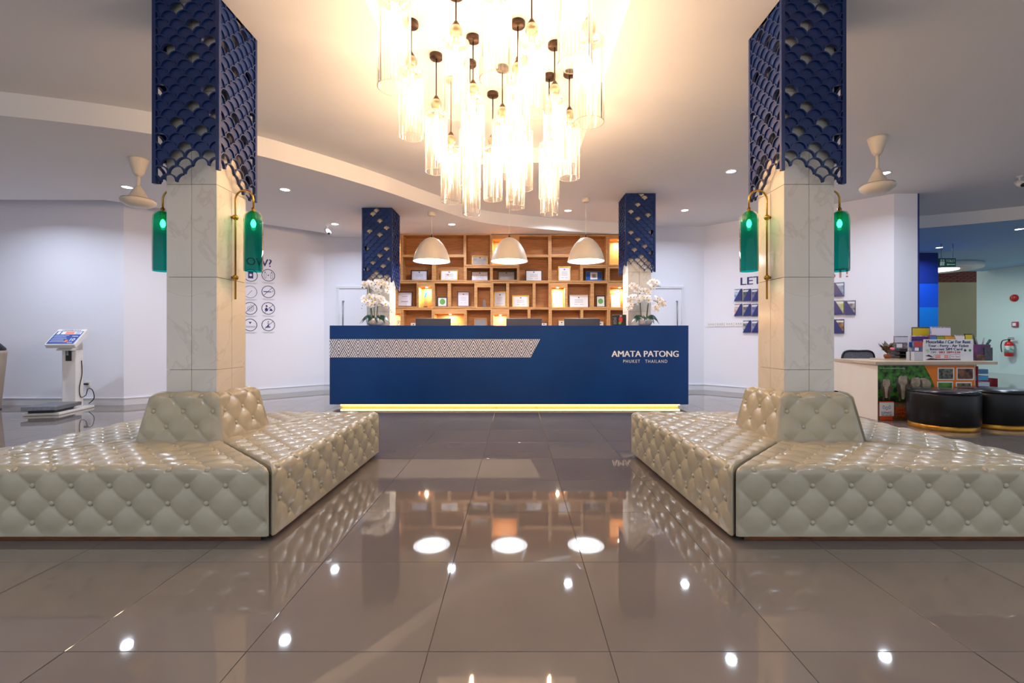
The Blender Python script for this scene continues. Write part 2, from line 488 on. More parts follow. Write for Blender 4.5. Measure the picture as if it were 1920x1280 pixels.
def fan_mesh(u, Wd, zmax):
    lo, hi = max(-R_, -u), min(R_, Wd - u); zmax = min(zmax, R_ * 1.01)
    key = (round(lo, 4), round(hi, 4), round(zmax, 4))
    if key in _fan: return _fan[key]
    pts = clipx(FAN, lo, hi)
    if pts and zmax < R_: pts = [(b, a) for a, b in clipx([(b, a) for a, b in pts], -1, zmax)]
    me = None
    if len(pts) >= 3 and hi - lo > 0.012:
        mb = MB().prism([(p[0], p[1]) for p in pts], (-0.004, 0.0), M=Matrix(((1, 0, 0, 0), (0, 0, 1, 0), (0, 1, 0, 0), (0, 0, 0, 1))))
        me = mb.mesh('scale', [m_navy])
    _fan[key] = me
    return me


def screen_face(parent, Wd, z0, ztop, M, mirror, single, top_rows):
    """one flat side; local u along x, y out of the face (towards -y is outside), z up"""
    off = (Wd - 0.405) / 2
    ua = [off + .0366 + .1040 * k for k in range(-1, 5)]; ub = [off + .0886 + .1040 * k for k in range(-2, 5)]
    lat = MB(); bulk = MB()
    for r in range(-top_rows, 23):
        z = z0 - .0527 * r
        par = 'A' if r % 2 else 'B'
        for k, u in enumerate(ua if par == 'A' else ub):
            name = par + str(k if par == 'A' else k - 1)
            if u < -R_ * .8 or u > Wd + R_ * .8: continue
            uu = Wd - u if mirror else u
            a0, a1 = 0.0, PI
            if r == 21 and name not in ('A0', 'A1', 'A2', 'A3'): continue
            if r == 21 and name == 'A3': a0 = PI * .5
            if r == 22 and name not in ('B0', 'B1', 'B2', 'B-1'): continue
            if r == 22 and name == 'B2': a0 = PI * .55
            if mirror: a0, a1 = PI - a1, PI - a0
            ns = 10
            vs = []
            for i in range(ns + 1):
                a = a0 + (a1 - a0) * i / ns
                for rr in (R_ + .0016, R_ - .0056):
                    x = min(max(uu + rr * math.cos(a), .002), Wd - .002); zz = min(z + rr * math.sin(a), ztop)
                    vs.append((x, -0.013, zz)); vs.append((x, 0.006, zz))
            fs = []
            for i in range(ns):
                b = i * 4; fs += [[b, b + 4, b + 6, b + 2], [b + 1, b + 3, b + 7, b + 5], [b, b + 1, b + 5, b + 4], [b + 2, b + 6, b + 7, b + 3]]
            lat.add(vs, fs)
            if r >= 21 or name in HOLES.get(r, []): continue
            if z > ztop + .05: continue
            me = fan_mesh(uu, Wd, ztop - z)
            if me is None: continue
            if single:
                o = link('scale', me, parent); o.matrix_local = M @ Matrix.Translation((uu, 0.002, z))
            else:
                T = M @ Matrix.Translation((uu, 0.002, z))
                bulk.add([(T @ v.co)[:] for v in me.vertices], [list(p.vertices) for p in me.polygons])
    # edge strips, ends follow the hem
    zl = z0 - .0527 * 22 + (-.012 if not mirror else .075)
    lat.box(-.0145, .009, -.0145, .009, zl, ztop, 0, .001)
    lat.v = [(M @ Vector(v))[:] for v in lat.v]
    obj('scale_lattice', lat, m_navyrim, parent)
    if bulk.v:
        b = obj('far_scales', bulk, m_navy, parent); b['kind'] = 'stuff'


def screen(label, c, Wd, z0, ztop, mirror, inner):
    """four faces; inner: 'R' when the side facing +x shows, 'L' when the side facing -x shows"""
    t = thing('fish_scale_screen', label, 'decorative screen', (c[0], c[1], 0), 0, 'fish scale screens round the pillars')
    h = Wd / 2; front_far = c[1] > 5
    top_rows = max(0, int((ztop - z0) / .0527)) + 1
    for k, name in enumerate(('F', 'R', 'B', 'L')):
        M = Matrix.Rotation(k * PI / 2, 4, 'Z') @ Matrix.Translation((-h, -h, 0))
        mir = mirror if k % 2 == 0 else (not mirror)
        single = (name == 'F') or (name == inner and not front_far)
        screen_face(t, Wd, z0, ztop, M, mir, single, top_rows)
    return t


screen('navy fish scale screen hanging round the pillar beside the weighing kiosk', LP, .405, 3.200, ZH - .003, False, 'R')
screen('navy fish scale screen hanging round the pillar nearest the tour desk', RP, .390, 3.200, ZH - .003, True, 'L')
screen('navy fish scale screen on the far pillar over the patterned counter end', LB, .432, 2.958, ZL - .003, False, 'R')
screen('navy fish scale screen on the far pillar over the lettered counter end', RB, .432, 3.205, ZH - .003, True, 'L')

# ------------------------------------------------------------------ tufted sofas
DU, DV = 0.196, 0.092


def tufted(rows, ncol, A=0.0058, dip=0.018, edge=0.022, close=None, du=DU, dv=DV):
    """rows: (L, R, normal, v). Returns mesh builder and the button spots."""
    mb = MB(); nr = len(rows)
    mid0 = (Vector(rows[0][0]) + Vector(rows[0][1])) / 2
    ud = (Vector(rows[0][1]) - Vector(rows[0][0])).normalized()
    vs = []; lp = du * 2 * dv / math.hypot(du, 2 * dv)
    for (L, Rr, nrm, v) in rows:
        L = Vector(L); Rr = Vector(Rr); nrm = Vector(nrm)
        wl = (Rr - L).length
        for k in range(ncol + 1):
            s = k / ncol; p = L.lerp(Rr, s); u = (p - mid0).dot(ud)
            a = u / du + v / (2 * dv); b = u / du - v / (2 * dv)
            puff = (abs(math.sin(PI * a)) * abs(math.sin(PI * b))) ** 0.75
            da, db_ = abs(a - round(a)) * lp, abs(b - round(b)) * lp
            crease = 0.0044 * math.exp(-da / 0.006) + 0.0016 * math.exp(-db_ / 0.005)
            # nearest button
            ra, rb = round(a), round(b); bu = (ra + rb) * du / 2; bv = (ra - rb) * dv
            rr = (u - bu) ** 2 + (v - bv) ** 2
            e = min(s, 1 - s) * wl
            ef = min(1.0, e / edge); rnd = 1 - math.sqrt(max(0, 1 - (1 - ef) ** 2))
            fb = min(1.0, (v - rows[0][3]) / .06)
            h = (A * puff - crease - dip * math.exp(-math.sqrt(rr) / 0.026)) * ef * (.15 + .85 * fb) - 0.010 * rnd
            vs.append(p + nrm * h)
    fs = []
    for i in range(nr - 1):
        for k in range(ncol):
            q = i * (ncol + 1) + k; fs.append([q, q + 1, q + ncol + 2, q + ncol + 1])
    mb.add(vs, fs, 0, True)
    n1 = ncol + 1
    if close is not None:          # inner bottom edge (left, right)
        cl, cr_ = Vector(close[0]), Vector(close[1])
        side = [vs[i * n1] for i in range(nr)] + [cl]; mb.add(side, [list(range(len(side)))[::-1]])
        side = [vs[i * n1 + ncol] for i in range(nr)] + [cr_]; mb.add(side, [list(range(len(side)))])
        mb.add([vs[(nr - 1) * n1], vs[(nr - 1) * n1 + ncol], cr_, cl], [[0, 1, 2, 3]])
        mb.add([vs[0], vs[ncol], cr_, cl], [[3, 2, 1, 0]])
    spots = []
    v0, v1 = rows[0][3], rows[-1][3]
    for jv in range(math.floor(v0 / dv), math.ceil(v1 / dv) + 1):
        v = jv * dv
        if v < v0 + .03 or v > v1 - .02: continue
        i = min(range(nr), key=lambda q: abs(rows[q][3] - v)); L, Rr, nrm, _ = rows[i]
        L = Vector(L); Rr = Vector(Rr); wl = (Rr - L).length
        ul = (L - mid0).dot(ud)
        for iu in range(-14, 15):
            u = (iu + (0.5 if jv % 2 else 0)) * du
            s = (u - ul) / wl
            if s * wl < .035 or (1 - s) * wl < .035: continue
            spots.append((L.lerp(Rr, s) + Vector(nrm) * (-dip + .006), Vector(nrm)))
    return mb, spots


btn_me = MB().lathe([(0.0, .009), (.008, .0076), (.013, .003), (.0142, -.002), (.011, -.007)], 10).mesh('button', [m_button])


def put_buttons(spots, parent):
    for p, nrm in spots:
        o = link('button', btn_me, parent, p)
        o.rotation_euler = nrm.to_track_quat('Z', 'Y').to_euler()


def sofa_section(label, group, O0, O1, C, hi, seat_h=0.385, hidden=False, hb=0.285, ht=0.235, zt=0.683):
    """one mitred section: outer edge O0-O1 (left to right seen from outside), pillar centre C, inner half size hi"""
    O0 = Vector((*O0, 0)); O1 = Vector((*O1, 0)); C = Vector((*C, 0))
    ud = (O1 - O0).normalized(); inw = Vector((-ud.y, ud.x, 0))
    if (C - O0).dot(inw) < 0: inw = -inw
    mid = (O0 + O1) / 2
    t = thing('sofa_section', label, 'sofa', mid, 0, group)
    loc = lambda p: Vector(p) - mid
    # inner corners
    ca = Vector((round(ud.x), round(ud.y), 0)); ci = Vector((round(inw.x), round(inw.y), 0))
    I0 = C - ca * hi - ci * hi; I1 = C + ca * hi - ci * hi
    D = (I0 - O0).dot(inw)
    g = 0.006
    def LR(d, z, up=0.0):
        w = d / D
        return (loc(O0.lerp(I0, w) + ud * g + Vector((0, 0, z))), loc(O1.lerp(I1, w) - ud * g + Vector((0, 0, z))))
    rows = []; rad = 0.042; zb = 0.032; outn = -inw; up = Vector((0, 0, 1))
    arc = rad * PI / 2; vtop0 = -arc / 2
    nz = 6 if hidden else 38
    for i in range(nz):
        z = zb + (seat_h - rad - zb) * i / nz
        L, R = LR(0, z); rows.append((L, R, outn, vtop0 - (seat_h - rad - z)))
    for i in range(7):
        a = PI / 2 * i / 6
        L, R = LR(rad * (1 - math.cos(a)), seat_h - rad + rad * math.sin(a))
        rows.append((L, R, outn * math.cos(a) + up * math.sin(a), vtop0 + rad * a))
    nt_ = 66
    dend = D - .02
    for i in range(1, nt_ + 1):
        d = rad + (dend - rad) * i / nt_
        L, R = LR(d, seat_h); rows.append((L, R, up, vtop0 + arc + d - rad))
    cl = LR(dend, zb)
    mb, spots = tufted(rows, 110 if hidden else 250, close=cl)
    seat = obj('seat', mb, m_leather, t)
    if hidden: spots = [s for s in spots if s[1].z > .5]
    # none under the backrest
    lim = loc(C - ci * (hb + .0))
    spots = [s for s in spots if (Vector(s[0]) - lim).dot(-ci) > .01 or s[1].z < .4]
    put_buttons(spots, seat)
    # backrest
    rows = []
    def BR(h, z): return (loc(C - ca * (h - .004) - ci * h + Vector((0, 0, z))), loc(C + ca * (h - .004) - ci * h + Vector((0, 0, z))))
    z0 = seat_h - .03; za = zt - .045
    ln = math.hypot(za - z0, hb - ht)
    bn = (-ci * (za - z0) + up * (hb - ht)).normalized()
    for i in range(40):
        k = i / 39; L, R = BR(hb + (ht - hb) * k, z0 + (za - z0) * k); rows.append((L, R, bn, ln * k - .02))
    a0 = math.atan2(hb - ht, za - z0)
    hend = hi - .002
    for i in range(1, 9):
        k = i / 8; a = a0 + (PI / 2 - a0) * k
        hh = ht - (ht - hend) * (1 - math.cos(PI / 2 * k)) ; zz = za + (zt - za) * math.sin(PI / 2 * k)
        L, R = BR(hh, zz); rows.append((L, R, (-ci * math.cos(a) + up * math.sin(a)), ln - .02 + .06 * k))
    mb, spots = tufted(rows, 84, A=.0075, dip=.019, edge=.045, close=BR(hend, z0), du=.19, dv=.098)
    back = obj('backrest', mb, m_leather, t)
    if not hidden: put_buttons(spots, back)
    # plinth
    q = [O0 + ud * .06 + inw * .035, O1 - ud * .06 + inw * .035, I1 + ud * 0 - inw * .02, I0 - inw * .02]
    obj('plinth', MB().prism([tuple(loc(p))[:2] for p in q], (0, .036)), m_plinth, t)
    return t


gL = 'mitred sections of the tufted sofas'
C = LP; h = .172
c0, c1, c2, c3 = (-3.07, 2.30), (-1.246, 2.30), (-1.205, 4.03), (-3.04, 4.03)
sofa_section('cream tufted sofa section facing the camera, beside the weighing kiosk side pillar', gL, c0, c1, C, h)
sofa_section('cream tufted sofa section facing the aisle, lit warm, kiosk side pillar', gL, (-1.228, 2.308), c2, C, h)
sofa_section('cream tufted sofa section facing the reception, behind the kiosk side pillar', gL, c2, c3, C, h, hidden=True)
sofa_section('cream tufted sofa section facing the weighing kiosk', gL, c3, c0, C, h, hidden=True)
C = RP
sofa_section('cream tufted sofa section facing the camera, before the tour desk side pillar', gL, (1.108, 2.30), (2.88, 2.30), C, h)
sofa_section('cream tufted sofa section facing the tour desk and black stools', gL, (2.88, 2.30), (2.80, 4.03), (C[0] + .045, C[1] + .04), h, hidden=True)
sofa_section('cream tufted sofa section facing the reception, behind the tour desk side pillar', gL, (2.80, 4.03), (1.02, 4.03), C, h, hidden=True)
sofa_section('cream tufted sofa section facing the aisle, standing askew, tour desk side pillar', gL, (1.012, 4.03), (1.088, 2.305), C, h)

# ------------------------------------------------------------------ chandelier of glass tube pendants
m_tube = thinglass('ribbed_glass', (1.0, 0.99, 0.975), 0.02, trans=0.035, ior=1.2, rough=.08, tcol=(1, .93, .8))
m_rib = thinglass('ribbed_glass_ridge', (1.0, 0.98, 0.95), 0.06, trans=0.11, ior=1.3, rough=.1, tcol=(1, .95, .86))
m_globe = thinglass('amber_glass', (.98, .90, .78), 0.05, trans=0.35, ior=1.4, rough=.1, tcol=(1, .85, .62))
m_bulb = emat('filament_glow', (1.0, .66, .39), E_BULB)
m_sock = mat('beige_socket', (208, 172, 124), 0.4, var=0.05)
TR = 0.09; TL = 0.60
canopy_me = MB().lathe([(0, 0), (.055, 0), (.055, -.028), (.05, -.034), (0, -.034)], 24).mesh('canopy', [m_bronze])
cap_me = MB().lathe([(.006, .045), (.012, .040), (.030, .008), (.032, 0), (0, 0)], 20).mesh('cap', [m_bronze])
globe_me = MB().lathe([(.036, .0), (.043, -.02), (.044, -.04), (.036, -.062), (.024, -.075)], 20).mesh('globe', [m_globe])
sock_me = MB().lathe([(0, -.05), (.018, -.055), (.020, -.075), (.020, -.125), (.016, -.13), (0, -.13)], 16).mesh('socket', [m_sock])
bulb_me = MB().lathe([(0, -.13), (.014, -.135), (.0165, -.15), (.0165, -.40), (.010, -.425), (0, -.43)], 14).mesh('bulb', [m_bulb])
nrib = 30; vs = []; fs = []; ms = []
for k in range(nrib):
    for a, r in ((2 * PI * k / nrib, TR), (2 * PI * (k + .72) / nrib, TR), (2 * PI * (k + .86) / nrib, TR + .0025)):
        for z in (-.11, -TL): vs.append((r * math.cos(a), r * math.sin(a), z))
n3 = nrib * 3
for k in range(n3):
    q = (k + 1) % n3; fs.append([k * 2, q * 2, q * 2 + 1, k * 2 + 1]); ms.append(0 if k % 3 == 0 else 1)
tb = MB().add(vs, fs, 0, False); tb.m = ms[:]
for z in (-.11, -TL):
    pr = [(TR + .002 * math.cos(a), z + .002 * math.sin(a)) for a in [2 * PI * i / 6 for i in range(7)]]
    tb.lathe(pr, 40, m=1)
tb.lathe([(TR, -.11), (TR, -.1105), (.021, -.1105)], 30, m=0)
tb.f = [f for f in tb.f if len(f) <= 4]; tb.m = tb.m[:len(tb.f)]; tb.sm = tb.sm[:len(tb.f)]
tube_me = tb.mesh('glass_tube', [m_tube, m_rib])
LAMPS = [  # centre px, bottom y, depth, label
    (739, 165, 2.55, 'large ribbed glass tube pendant outermost of the chandelier towards the weighing kiosk'),
    (771, 257, 3.45, 'ribbed glass tube pendant, second outermost of the chandelier towards the weighing kiosk'),
    (818, 322, 3.85, 'ribbed glass tube pendant with canopy and rod in clear view, kiosk side'),
    (855, 214, 3.15, 'ribbed glass tube pendant hanging high on a thick dark rod, kiosk side'),
    (887, 302, 3.62, 'ribbed glass tube pendant whose canopy shows cut by a nearer glass tube'),
    (845.7, 378, 4.20, 'low ribbed glass tube pendant, first of the bottom row from the kiosk side'),
    (884, 402, 4.75, 'lowest ribbed glass tube pendant on the kiosk side of the chandelier'),
    (924, 374, 4.45, 'ribbed glass tube pendant of the bottom row under a small visible dark canopy'),
    (966.6, 389, 4.50, 'ribbed glass tube pendant of the bottom row, over the middle white dome lamp'),
    (979, 354, 3.90, 'broad ribbed glass tube pendant overlapping the middle one of the bottom row'),
    (942, 331, 4.02, 'ribbed glass tube pendant behind the middle of the chandelier, amber socket showing'),
    (1029.7, 372, 4.15, 'ribbed glass tube pendant directly above the lowest one on the tour desk side'),
    (1030, 402, 4.75, 'lowest ribbed glass tube pendant on the tour desk side of the chandelier'),
    (1067.5, 334, 4.10, 'ribbed glass tube pendant ending alone beside the bottom row, tour desk side'),
    (1104, 230, 2.75, 'large ribbed glass tube pendant outermost of the chandelier towards the tour desk'),
    (997, 213, 3.10, 'ribbed glass tube pendant on a thick dark rod at the centre of the chandelier'),
    (971, 270, 3.45, 'ribbed glass tube pendant under the topmost visible dark canopy, centre of the chandelier'),
    (1040, 300, 3.70, 'ribbed glass tube pendant with long bare rod and bronze cap, tour desk side'),
    (929, 150, 2.55, 'large ribbed glass tube pendant nearest the camera, kiosk side of the centre'),
    (1078, 120, 2.40, 'large ribbed glass tube pendant nearest the camera, tour desk side of the centre'),
    (881, 352, 3.95, 'broad ribbed glass tube pendant above the lowest one on the kiosk side'),
]
for px, yb, d, lab in LAMPS:
    x = PX(px, d); zb = PZ(yb, d); zc = zb + TL
    t = thing('pendant_lamp', lab, 'pendant lamp', (x, d, zc), 0, 'glass tube pendants of the chandelier')
    link('canopy', canopy_me, t, (0, 0, ZR - zc))
    obj('rod', MB().cyl((0, 0, .03), (0, 0, ZR - zc - .03), .0055, n=8), m_bronze, t)
    for nm, me in (('cap', cap_me), ('globe', globe_me), ('socket', sock_me), ('bulb', bulb_me), ('glass_tube', tube_me)):
        link(nm, me, t)

# ------------------------------------------------------------------ three dome pendants over the counter
dome_prof = [(.0, .378), (.05, .372), (.11, .345), (.175, .28), (.23, .19), (.268, .09), (.292, .0)]
inner = [(.288, .0), (.263, .09), (.225, .188), (.17, .276), (.1, .337), (0, .36)]
dome_me = MB(); dome_me.lathe(dome_prof + inner[:1], 48)
dome_me.lathe(inner, 48, m=1)
dome_me.f = [f for f in dome_me.f if len(f) <= 4]; dome_me.m = dome_me.m[:len(dome_me.f)]; dome_me.sm = dome_me.sm[:len(dome_me.f)]
# (lathe caps were dropped: the dome is open below)
dm = MB(); dm.lathe(dome_prof, 48); dm.f.pop(); dm.m.pop(); dm.sm.pop()
di = MB(); di.lathe(inner, 48); di.f = [f for f in di.f if len(f) <= 4]; di.m = di.m[:len(di.f)]; di.sm = di.sm[:len(di.f)]
dome_o = dm.mesh('shade', [m_cream]); dome_i = di.mesh('shade_lining', [mat('white_lining', (246, 246, 250), 0.6)])
disc_me = MB().lathe([(0, .02), (.283, .02), (.283, .014), (0, .014)], 40).mesh('diffuser', [emat('dome_diffuser', (.94, .96, 1.0), 4.0)])
for px, zc, lab in ((809.5, ZL, 'white dome pendant over the counter, nearest the patterned end'),
                    (955, ZH, 'white dome pendant over the middle of the counter'),
                    (1098.5, ZH, 'white dome pendant over the counter, nearest the lettered end')):
    d = 7.2; zb = 2.235
    t = thing('dome_pendant', lab, 'pendant lamp', (PX(px, d), d, zb), 0, 'white dome pendants over the counter')
    s = link('shade', dome_o, t); link('shade_lining', dome_i, t); link('diffuser', disc_me, t)
    obj('cord', MB().cyl((0, 0, .40), (0, 0, zc - zb - .02), .004, n=6), m_white, t)
    obj('cord_grip', MB().lathe([(.018, .37), (.018, .395), (.006, .41), (.006, .43), (0, .43)], 12), m_bronze, t)
    obj('canopy', MB().lathe([(.06, zc - zb), (.062, zc - zb - .05), (.055, zc - zb - .06), (0, zc - zb - .06)], 24), m_cream, t)
    lamp('AREA', 'dome_light', t, (0, 0, .008), P_PEND, (.93, .96, 1.0), .42)

# ------------------------------------------------------------------ ceiling downlights
ring_me = MB().lathe([(.058, 0), (.075, 0), (.075, -.004), (.058, -.008), (.058, 0)], 28).mesh('trim_ring', [m_white])
glow_me = MB().lathe([(0, -.004), (.058, -.004)], 28).mesh('lens', [m_down])
DOWN = [(-5.1, 5.98, ZL, 'recessed downlight in the low ceiling beside the bladeless fan, kiosk side'),
        (-3.08, 6.08, ZL, 'recessed downlight in the low ceiling between the front pillar and the curved step'),
        (-3.15, 7.93, ZL, 'recessed downlight in the low ceiling above the white camera'),
        (-1.12, 7.95, ZL, 'recessed downlight in the low ceiling between two dome pendants'),
        (.90, 7.88, ZH, 'recessed downlight in the raised ceiling beside the third dome pendant cord'),
        (2.91, 7.86, ZH, 'recessed downlight in the raised ceiling beyond the far lettered end pillar'),
        (2.84, 6.02, ZH, 'recessed downlight in the raised ceiling beside the tour desk side pillar'),
        (4.92, 6.08, ZH, 'recessed downlight in the raised ceiling just behind the bladeless fan, tour desk side'),
        (PX(1761, 10.0), 10.0, ZL, 'recessed downlight in the blue tinted corridor ceiling, nearer the blue wall'),
        (PX(1911, 8.3), 8.3, ZL, 'recessed downlight in the corridor ceiling near the mint wall'),
        (6.15, 4.6, ZH, 'recessed downlight in the raised ceiling outside the view towards the tour desk'),
        (-6.9, 5.9, ZL, 'recessed downlight in the low ceiling near the wall edge, outside the view'),
        (-3.1, .2, ZH, 'added fill downlight, unseen behind the camera, kiosk side'),  # all those behind the camera are unseen, added as general fill
        (-1.4, -.6, ZH, 'added fill downlight, unseen behind the camera, kiosk side of the middle'),
        (1.4, -.6, ZH, 'added fill downlight, unseen behind the camera, tour desk side of the middle'),
        (3.1, .2, ZH, 'added fill downlight, unseen behind the camera, tour desk side'),
        (12.5, 10.9, ZL, 'added unseen downlight in the corridor ceiling, brightening the red alarm bell wall'),  # extra lamp out of view, added to brighten the mint wall
        (11.5, 6.5, ZH, 'added unseen downlight brightening the mint corridor wall')]  # out of view as well, added to lift the mint wall
for x, y, z, lab in DOWN:
    t = thing('downlight', lab, 'ceiling light', (x, y, z), 0, 'recessed ceiling downlights')
    link('trim_ring', ring_me, t); link('lens', glow_me, t)
    lamp('AREA', 'downlight_beam', t, (0, 0, -.015), P_DOWN, COOL, .11, spread=math.radians(155))

# ------------------------------------------------------------------ reception counter
YF = 6.656; cx0, cx1 = -2.721, 2.518; ZT = 1.2106
t = thing('reception_counter', 'long dark blue reception counter with white zigzag band and lit foot', 'counter', (0, YF, 0))
m_blue = mat('counter_blue_laminate', (0, 58, 126), 0.30, spec=0.35, var=0.10, vscale=1.2, col2=(1, 50, 112))
obj('front_panel', MB().box(cx0, cx1, 0, .03, .058, ZT, 0, .002), m_blue, t)
obj('side_panel', MB().box(cx0, cx0 + .03, .03, .32, .058, ZT, 0, .002), m_blue, t)
obj('side_panel', MB().box(cx1 - .03, cx1, .03, .32, .058, ZT, 0, .002), m_blue, t)
obj('ledge', MB().box(cx0 + .03, cx1 - .03, .03, .32, ZT - .03, ZT - .001, 0, .002), m_blue, t)
obj('body', MB().box(cx0 + .04, cx1 - .04, .16, .32, .058, ZT - .03), m_blue, t)
obj('kick_board', MB().box(cx0 + .10, cx1 - .10, .15, .30, 0, .056), mat('kick_board_cream', (236, 214, 150), 0.5), t)
obj('led_strip', MB().box(cx0 + .12, cx1 - .09, .10, .15, .030, .052), emat('led_warm_glow', (1.0, .74, .26), E_LED), t)
obj('work_surface', MB().box(-1.9, 1.68, .32, .95, .72, .75, 0, .004), m_wood, t)
obj('desk_body', MB().box(-1.9, 1.68, .34, .50, 0.0, .72, 0), m_wood, t)
# zigzag band: stripes clipped to the triangles of the weave
def clip(poly, a, b, c):
    res = []
    for i in range(len(poly)):
        p, q = poly[i], poly[(i + 1) % len(poly)]
        dp = a * p[0] + b * p[1] + c; dq = a * q[0] + b * q[1] + c
        if dp >= 0: res.append(p)
        if dp * dq < 0:
            k = dp / (dp - dq); res.append((p[0] + (q[0] - p[0]) * k, p[1] + (q[1] - p[1]) * k))
    return res
zb0, zb1 = PZ(669.9, YF), PZ(635.6, YF); HB = zb1 - zb0
per = 36.05 * YF / F; hp = per / 2; xu = PX(635.2, YF)      # an up chevron centre
xend = PX(1012.5, YF); pat = MB(); sl = (hp) / HB * 1.0
def tri_stripes(T, direction, xref, inset):
    (ax, az), (bx, bz), (cx_, cz) = T
    area = (bx - ax) * (cz - az) - (cx_ - ax) * (bz - az)
    pts = [T[0], T[1], T[2]] if area > 0 else [T[0], T[2], T[1]]
    p = hp / 5.0
    for k in range(-14, 15):
        # stripe: x - direction*slope*(z-z0) - xref in [k p + .., ..]
        s0 = (k + .24) * p; s1 = (k + .80) * p
        d = direction * sl
        zz0, zz1 = zb0 - .001, zb1 + .001
        quad = [(xref + s0 + d * (zz0 - zb0), zz0), (xref + s1 + d * (zz0 - zb0), zz0), (xref + s1 + d * (zz1 - zb0), zz1), (xref + s0 + d * (zz1 - zb0), zz1)]
        for i in range(3):
            (x0, z0), (x1, z1) = pts[i], pts[(i + 1) % 3]
            L = math.hypot(x1 - x0, z1 - z0); a, b = -(z1 - z0) / L, (x1 - x0) / L
            ins = inset if abs(x1 - x0) > 1e-6 and abs(z1 - z0) > 1e-6 else 0.0
            quad = clip(quad, a, b, -(a * x0 + b * z0) - ins)
            if len(quad) < 3: break
        if len(quad) >= 3:
            quad = clip(quad, 1, 0, -(cx0 + .002))
            # slanted end cut
            if len(quad) >= 3: quad = clip(quad, -1, hp / HB * .98, xend - hp / HB * .98 * zb1)
            if len(quad) >= 3: pat.add([(q[0], -.0012, q[1]) for q in quad], [list(range(len(quad)))])
zm = (zb0 + zb1) / 2
for k in range(-1, 24):
    xc = xu + k * hp; up_ = (k % 2 == 0); hw = hp / 2
    # rhombus halves
    tri_stripes([(xc, zb1), (xc - hw, zm), (xc, zb0)], 1 if up_ else -1, xc, .0028)
    tri_stripes([(xc, zb1), (xc + hw, zm), (xc, zb0)], -1 if up_ else 1, xc, .0028)
    # triangles between this centre and the next
    dr = 1 if up_ else -1
    tri_stripes([(xc, zb1), (xc + hp, zb1), (xc + hw, zm)], dr, xc, .0028)
    tri_stripes([(xc, zb0), (xc + hp, zb0), (xc + hw, zm)], dr, xc, .0028)
m_print = mat('white_vinyl', (252, 248, 248), 0.5)
obj('zigzag_band', pat, m_print, t, label='white zigzag weave band')
lt = MB()
lt.text('AMATA PATONG', P(1147, 668.8, YF) - Vector((0, YF + .0015, 0)), (1, 0, 0), (0, 0, 1), 11.3 * YF / F, PX(1272, YF) - PX(1147, YF), m=0, bold=.03)
lt.text('PHUKET', P(1168.5, 680, YF) - Vector((0, YF + .0015, 0)), (1, 0, 0), (0, 0, 1), 5.8 * YF / F, 31.5 * YF / F, spacing=1.25)
lt.text('THAILAND', P(1209.5, 680, YF) - Vector((0, YF + .0015, 0)), (1, 0, 0), (0, 0, 1), 5.8 * YF / F, 41.5 * YF / F, spacing=1.25)
obj('lettering', lt, m_print, t, label='white hotel lettering')

# monitors on the work surface
for px0, px1, lab in ((779, 845, 'dark computer monitor seen from behind, nearest the patterned counter end'), (949, 1016, 'dark computer monitor seen from behind, middle one with a small badge'),
                      (1058, 1125, 'dark computer monitor seen from behind, nearest the lettered counter end')):
    d = 7.36; xa, xb = PX(px0, d), PX(px1, d); w = (xb - xa) / 2
    t = thing('computer_monitor', lab, 'monitor', ((xa + xb) / 2, d, .75), 0, 'monitors behind the counter')
    obj('screen_shell', MB().box(-w, w, 0, .035, .24, PZ(596.5, d) - .75, 0, .006), mat('monitor_grey', (58, 56, 64), 0.45, var=.05), t)
    obj('stand', MB().box(-.03, .03, -.01, .0, .012, .36, 0, .003), m_black, t)
    obj('foot', MB().box(-.12, .12, -.07, .12, 0, .012, 0, .004), m_black, t)
    if px0 == 949: obj('badge', MB().box(-.02, .012, -.002, .001, .44, .452, 0, .001), m_steel, t)

# boxed souvenir books at the counter end
t = thing('book_display', 'black boxed book with red and green cover on the counter end', 'book', (PX(1160, 6.82), 6.82, ZT), -.5)
obj('case', MB().box(-.10, .10, 0, .06, 0, .165, 0, .003), m_black, t)
cv = MB().box(-.015, .09, -.003, 0, .012, .155, 0)
cv.prism([(.03 + .028 * math.cos(a) , .09 + .05 * math.sin(a)) for a in [2 * PI * i / 12 for i in range(12)]], (.003, .005), 1, M=Matrix.Rotation(PI / 2, 4, 'X'))
cv.prism([(.02 + .03 * math.cos(a) * (1 if i % 2 else .4), .04 + .03 * math.sin(a) * (1 if i % 2 else .4)) for i, a in enumerate([2 * PI * i / 12 for i in range(12)])], (.005, .007), 2, M=Matrix.Rotation(PI / 2, 4, 'X'))
cv.box(.02, .05, -.006, -.003, .142, .15, 3)
obj('cover', cv, [m_black, mat('cover_red', (196, 40, 52), 0.5), mat('cover_green', (70, 200, 70), 0.5), m_paper], t)
obj('spine_picture', MB().box(-.085, -.03, -.004, 0, .02, .13, 0), mat('grey_photo', (120, 120, 122), 0.5, col2=(40, 40, 44), vscale=60), t)

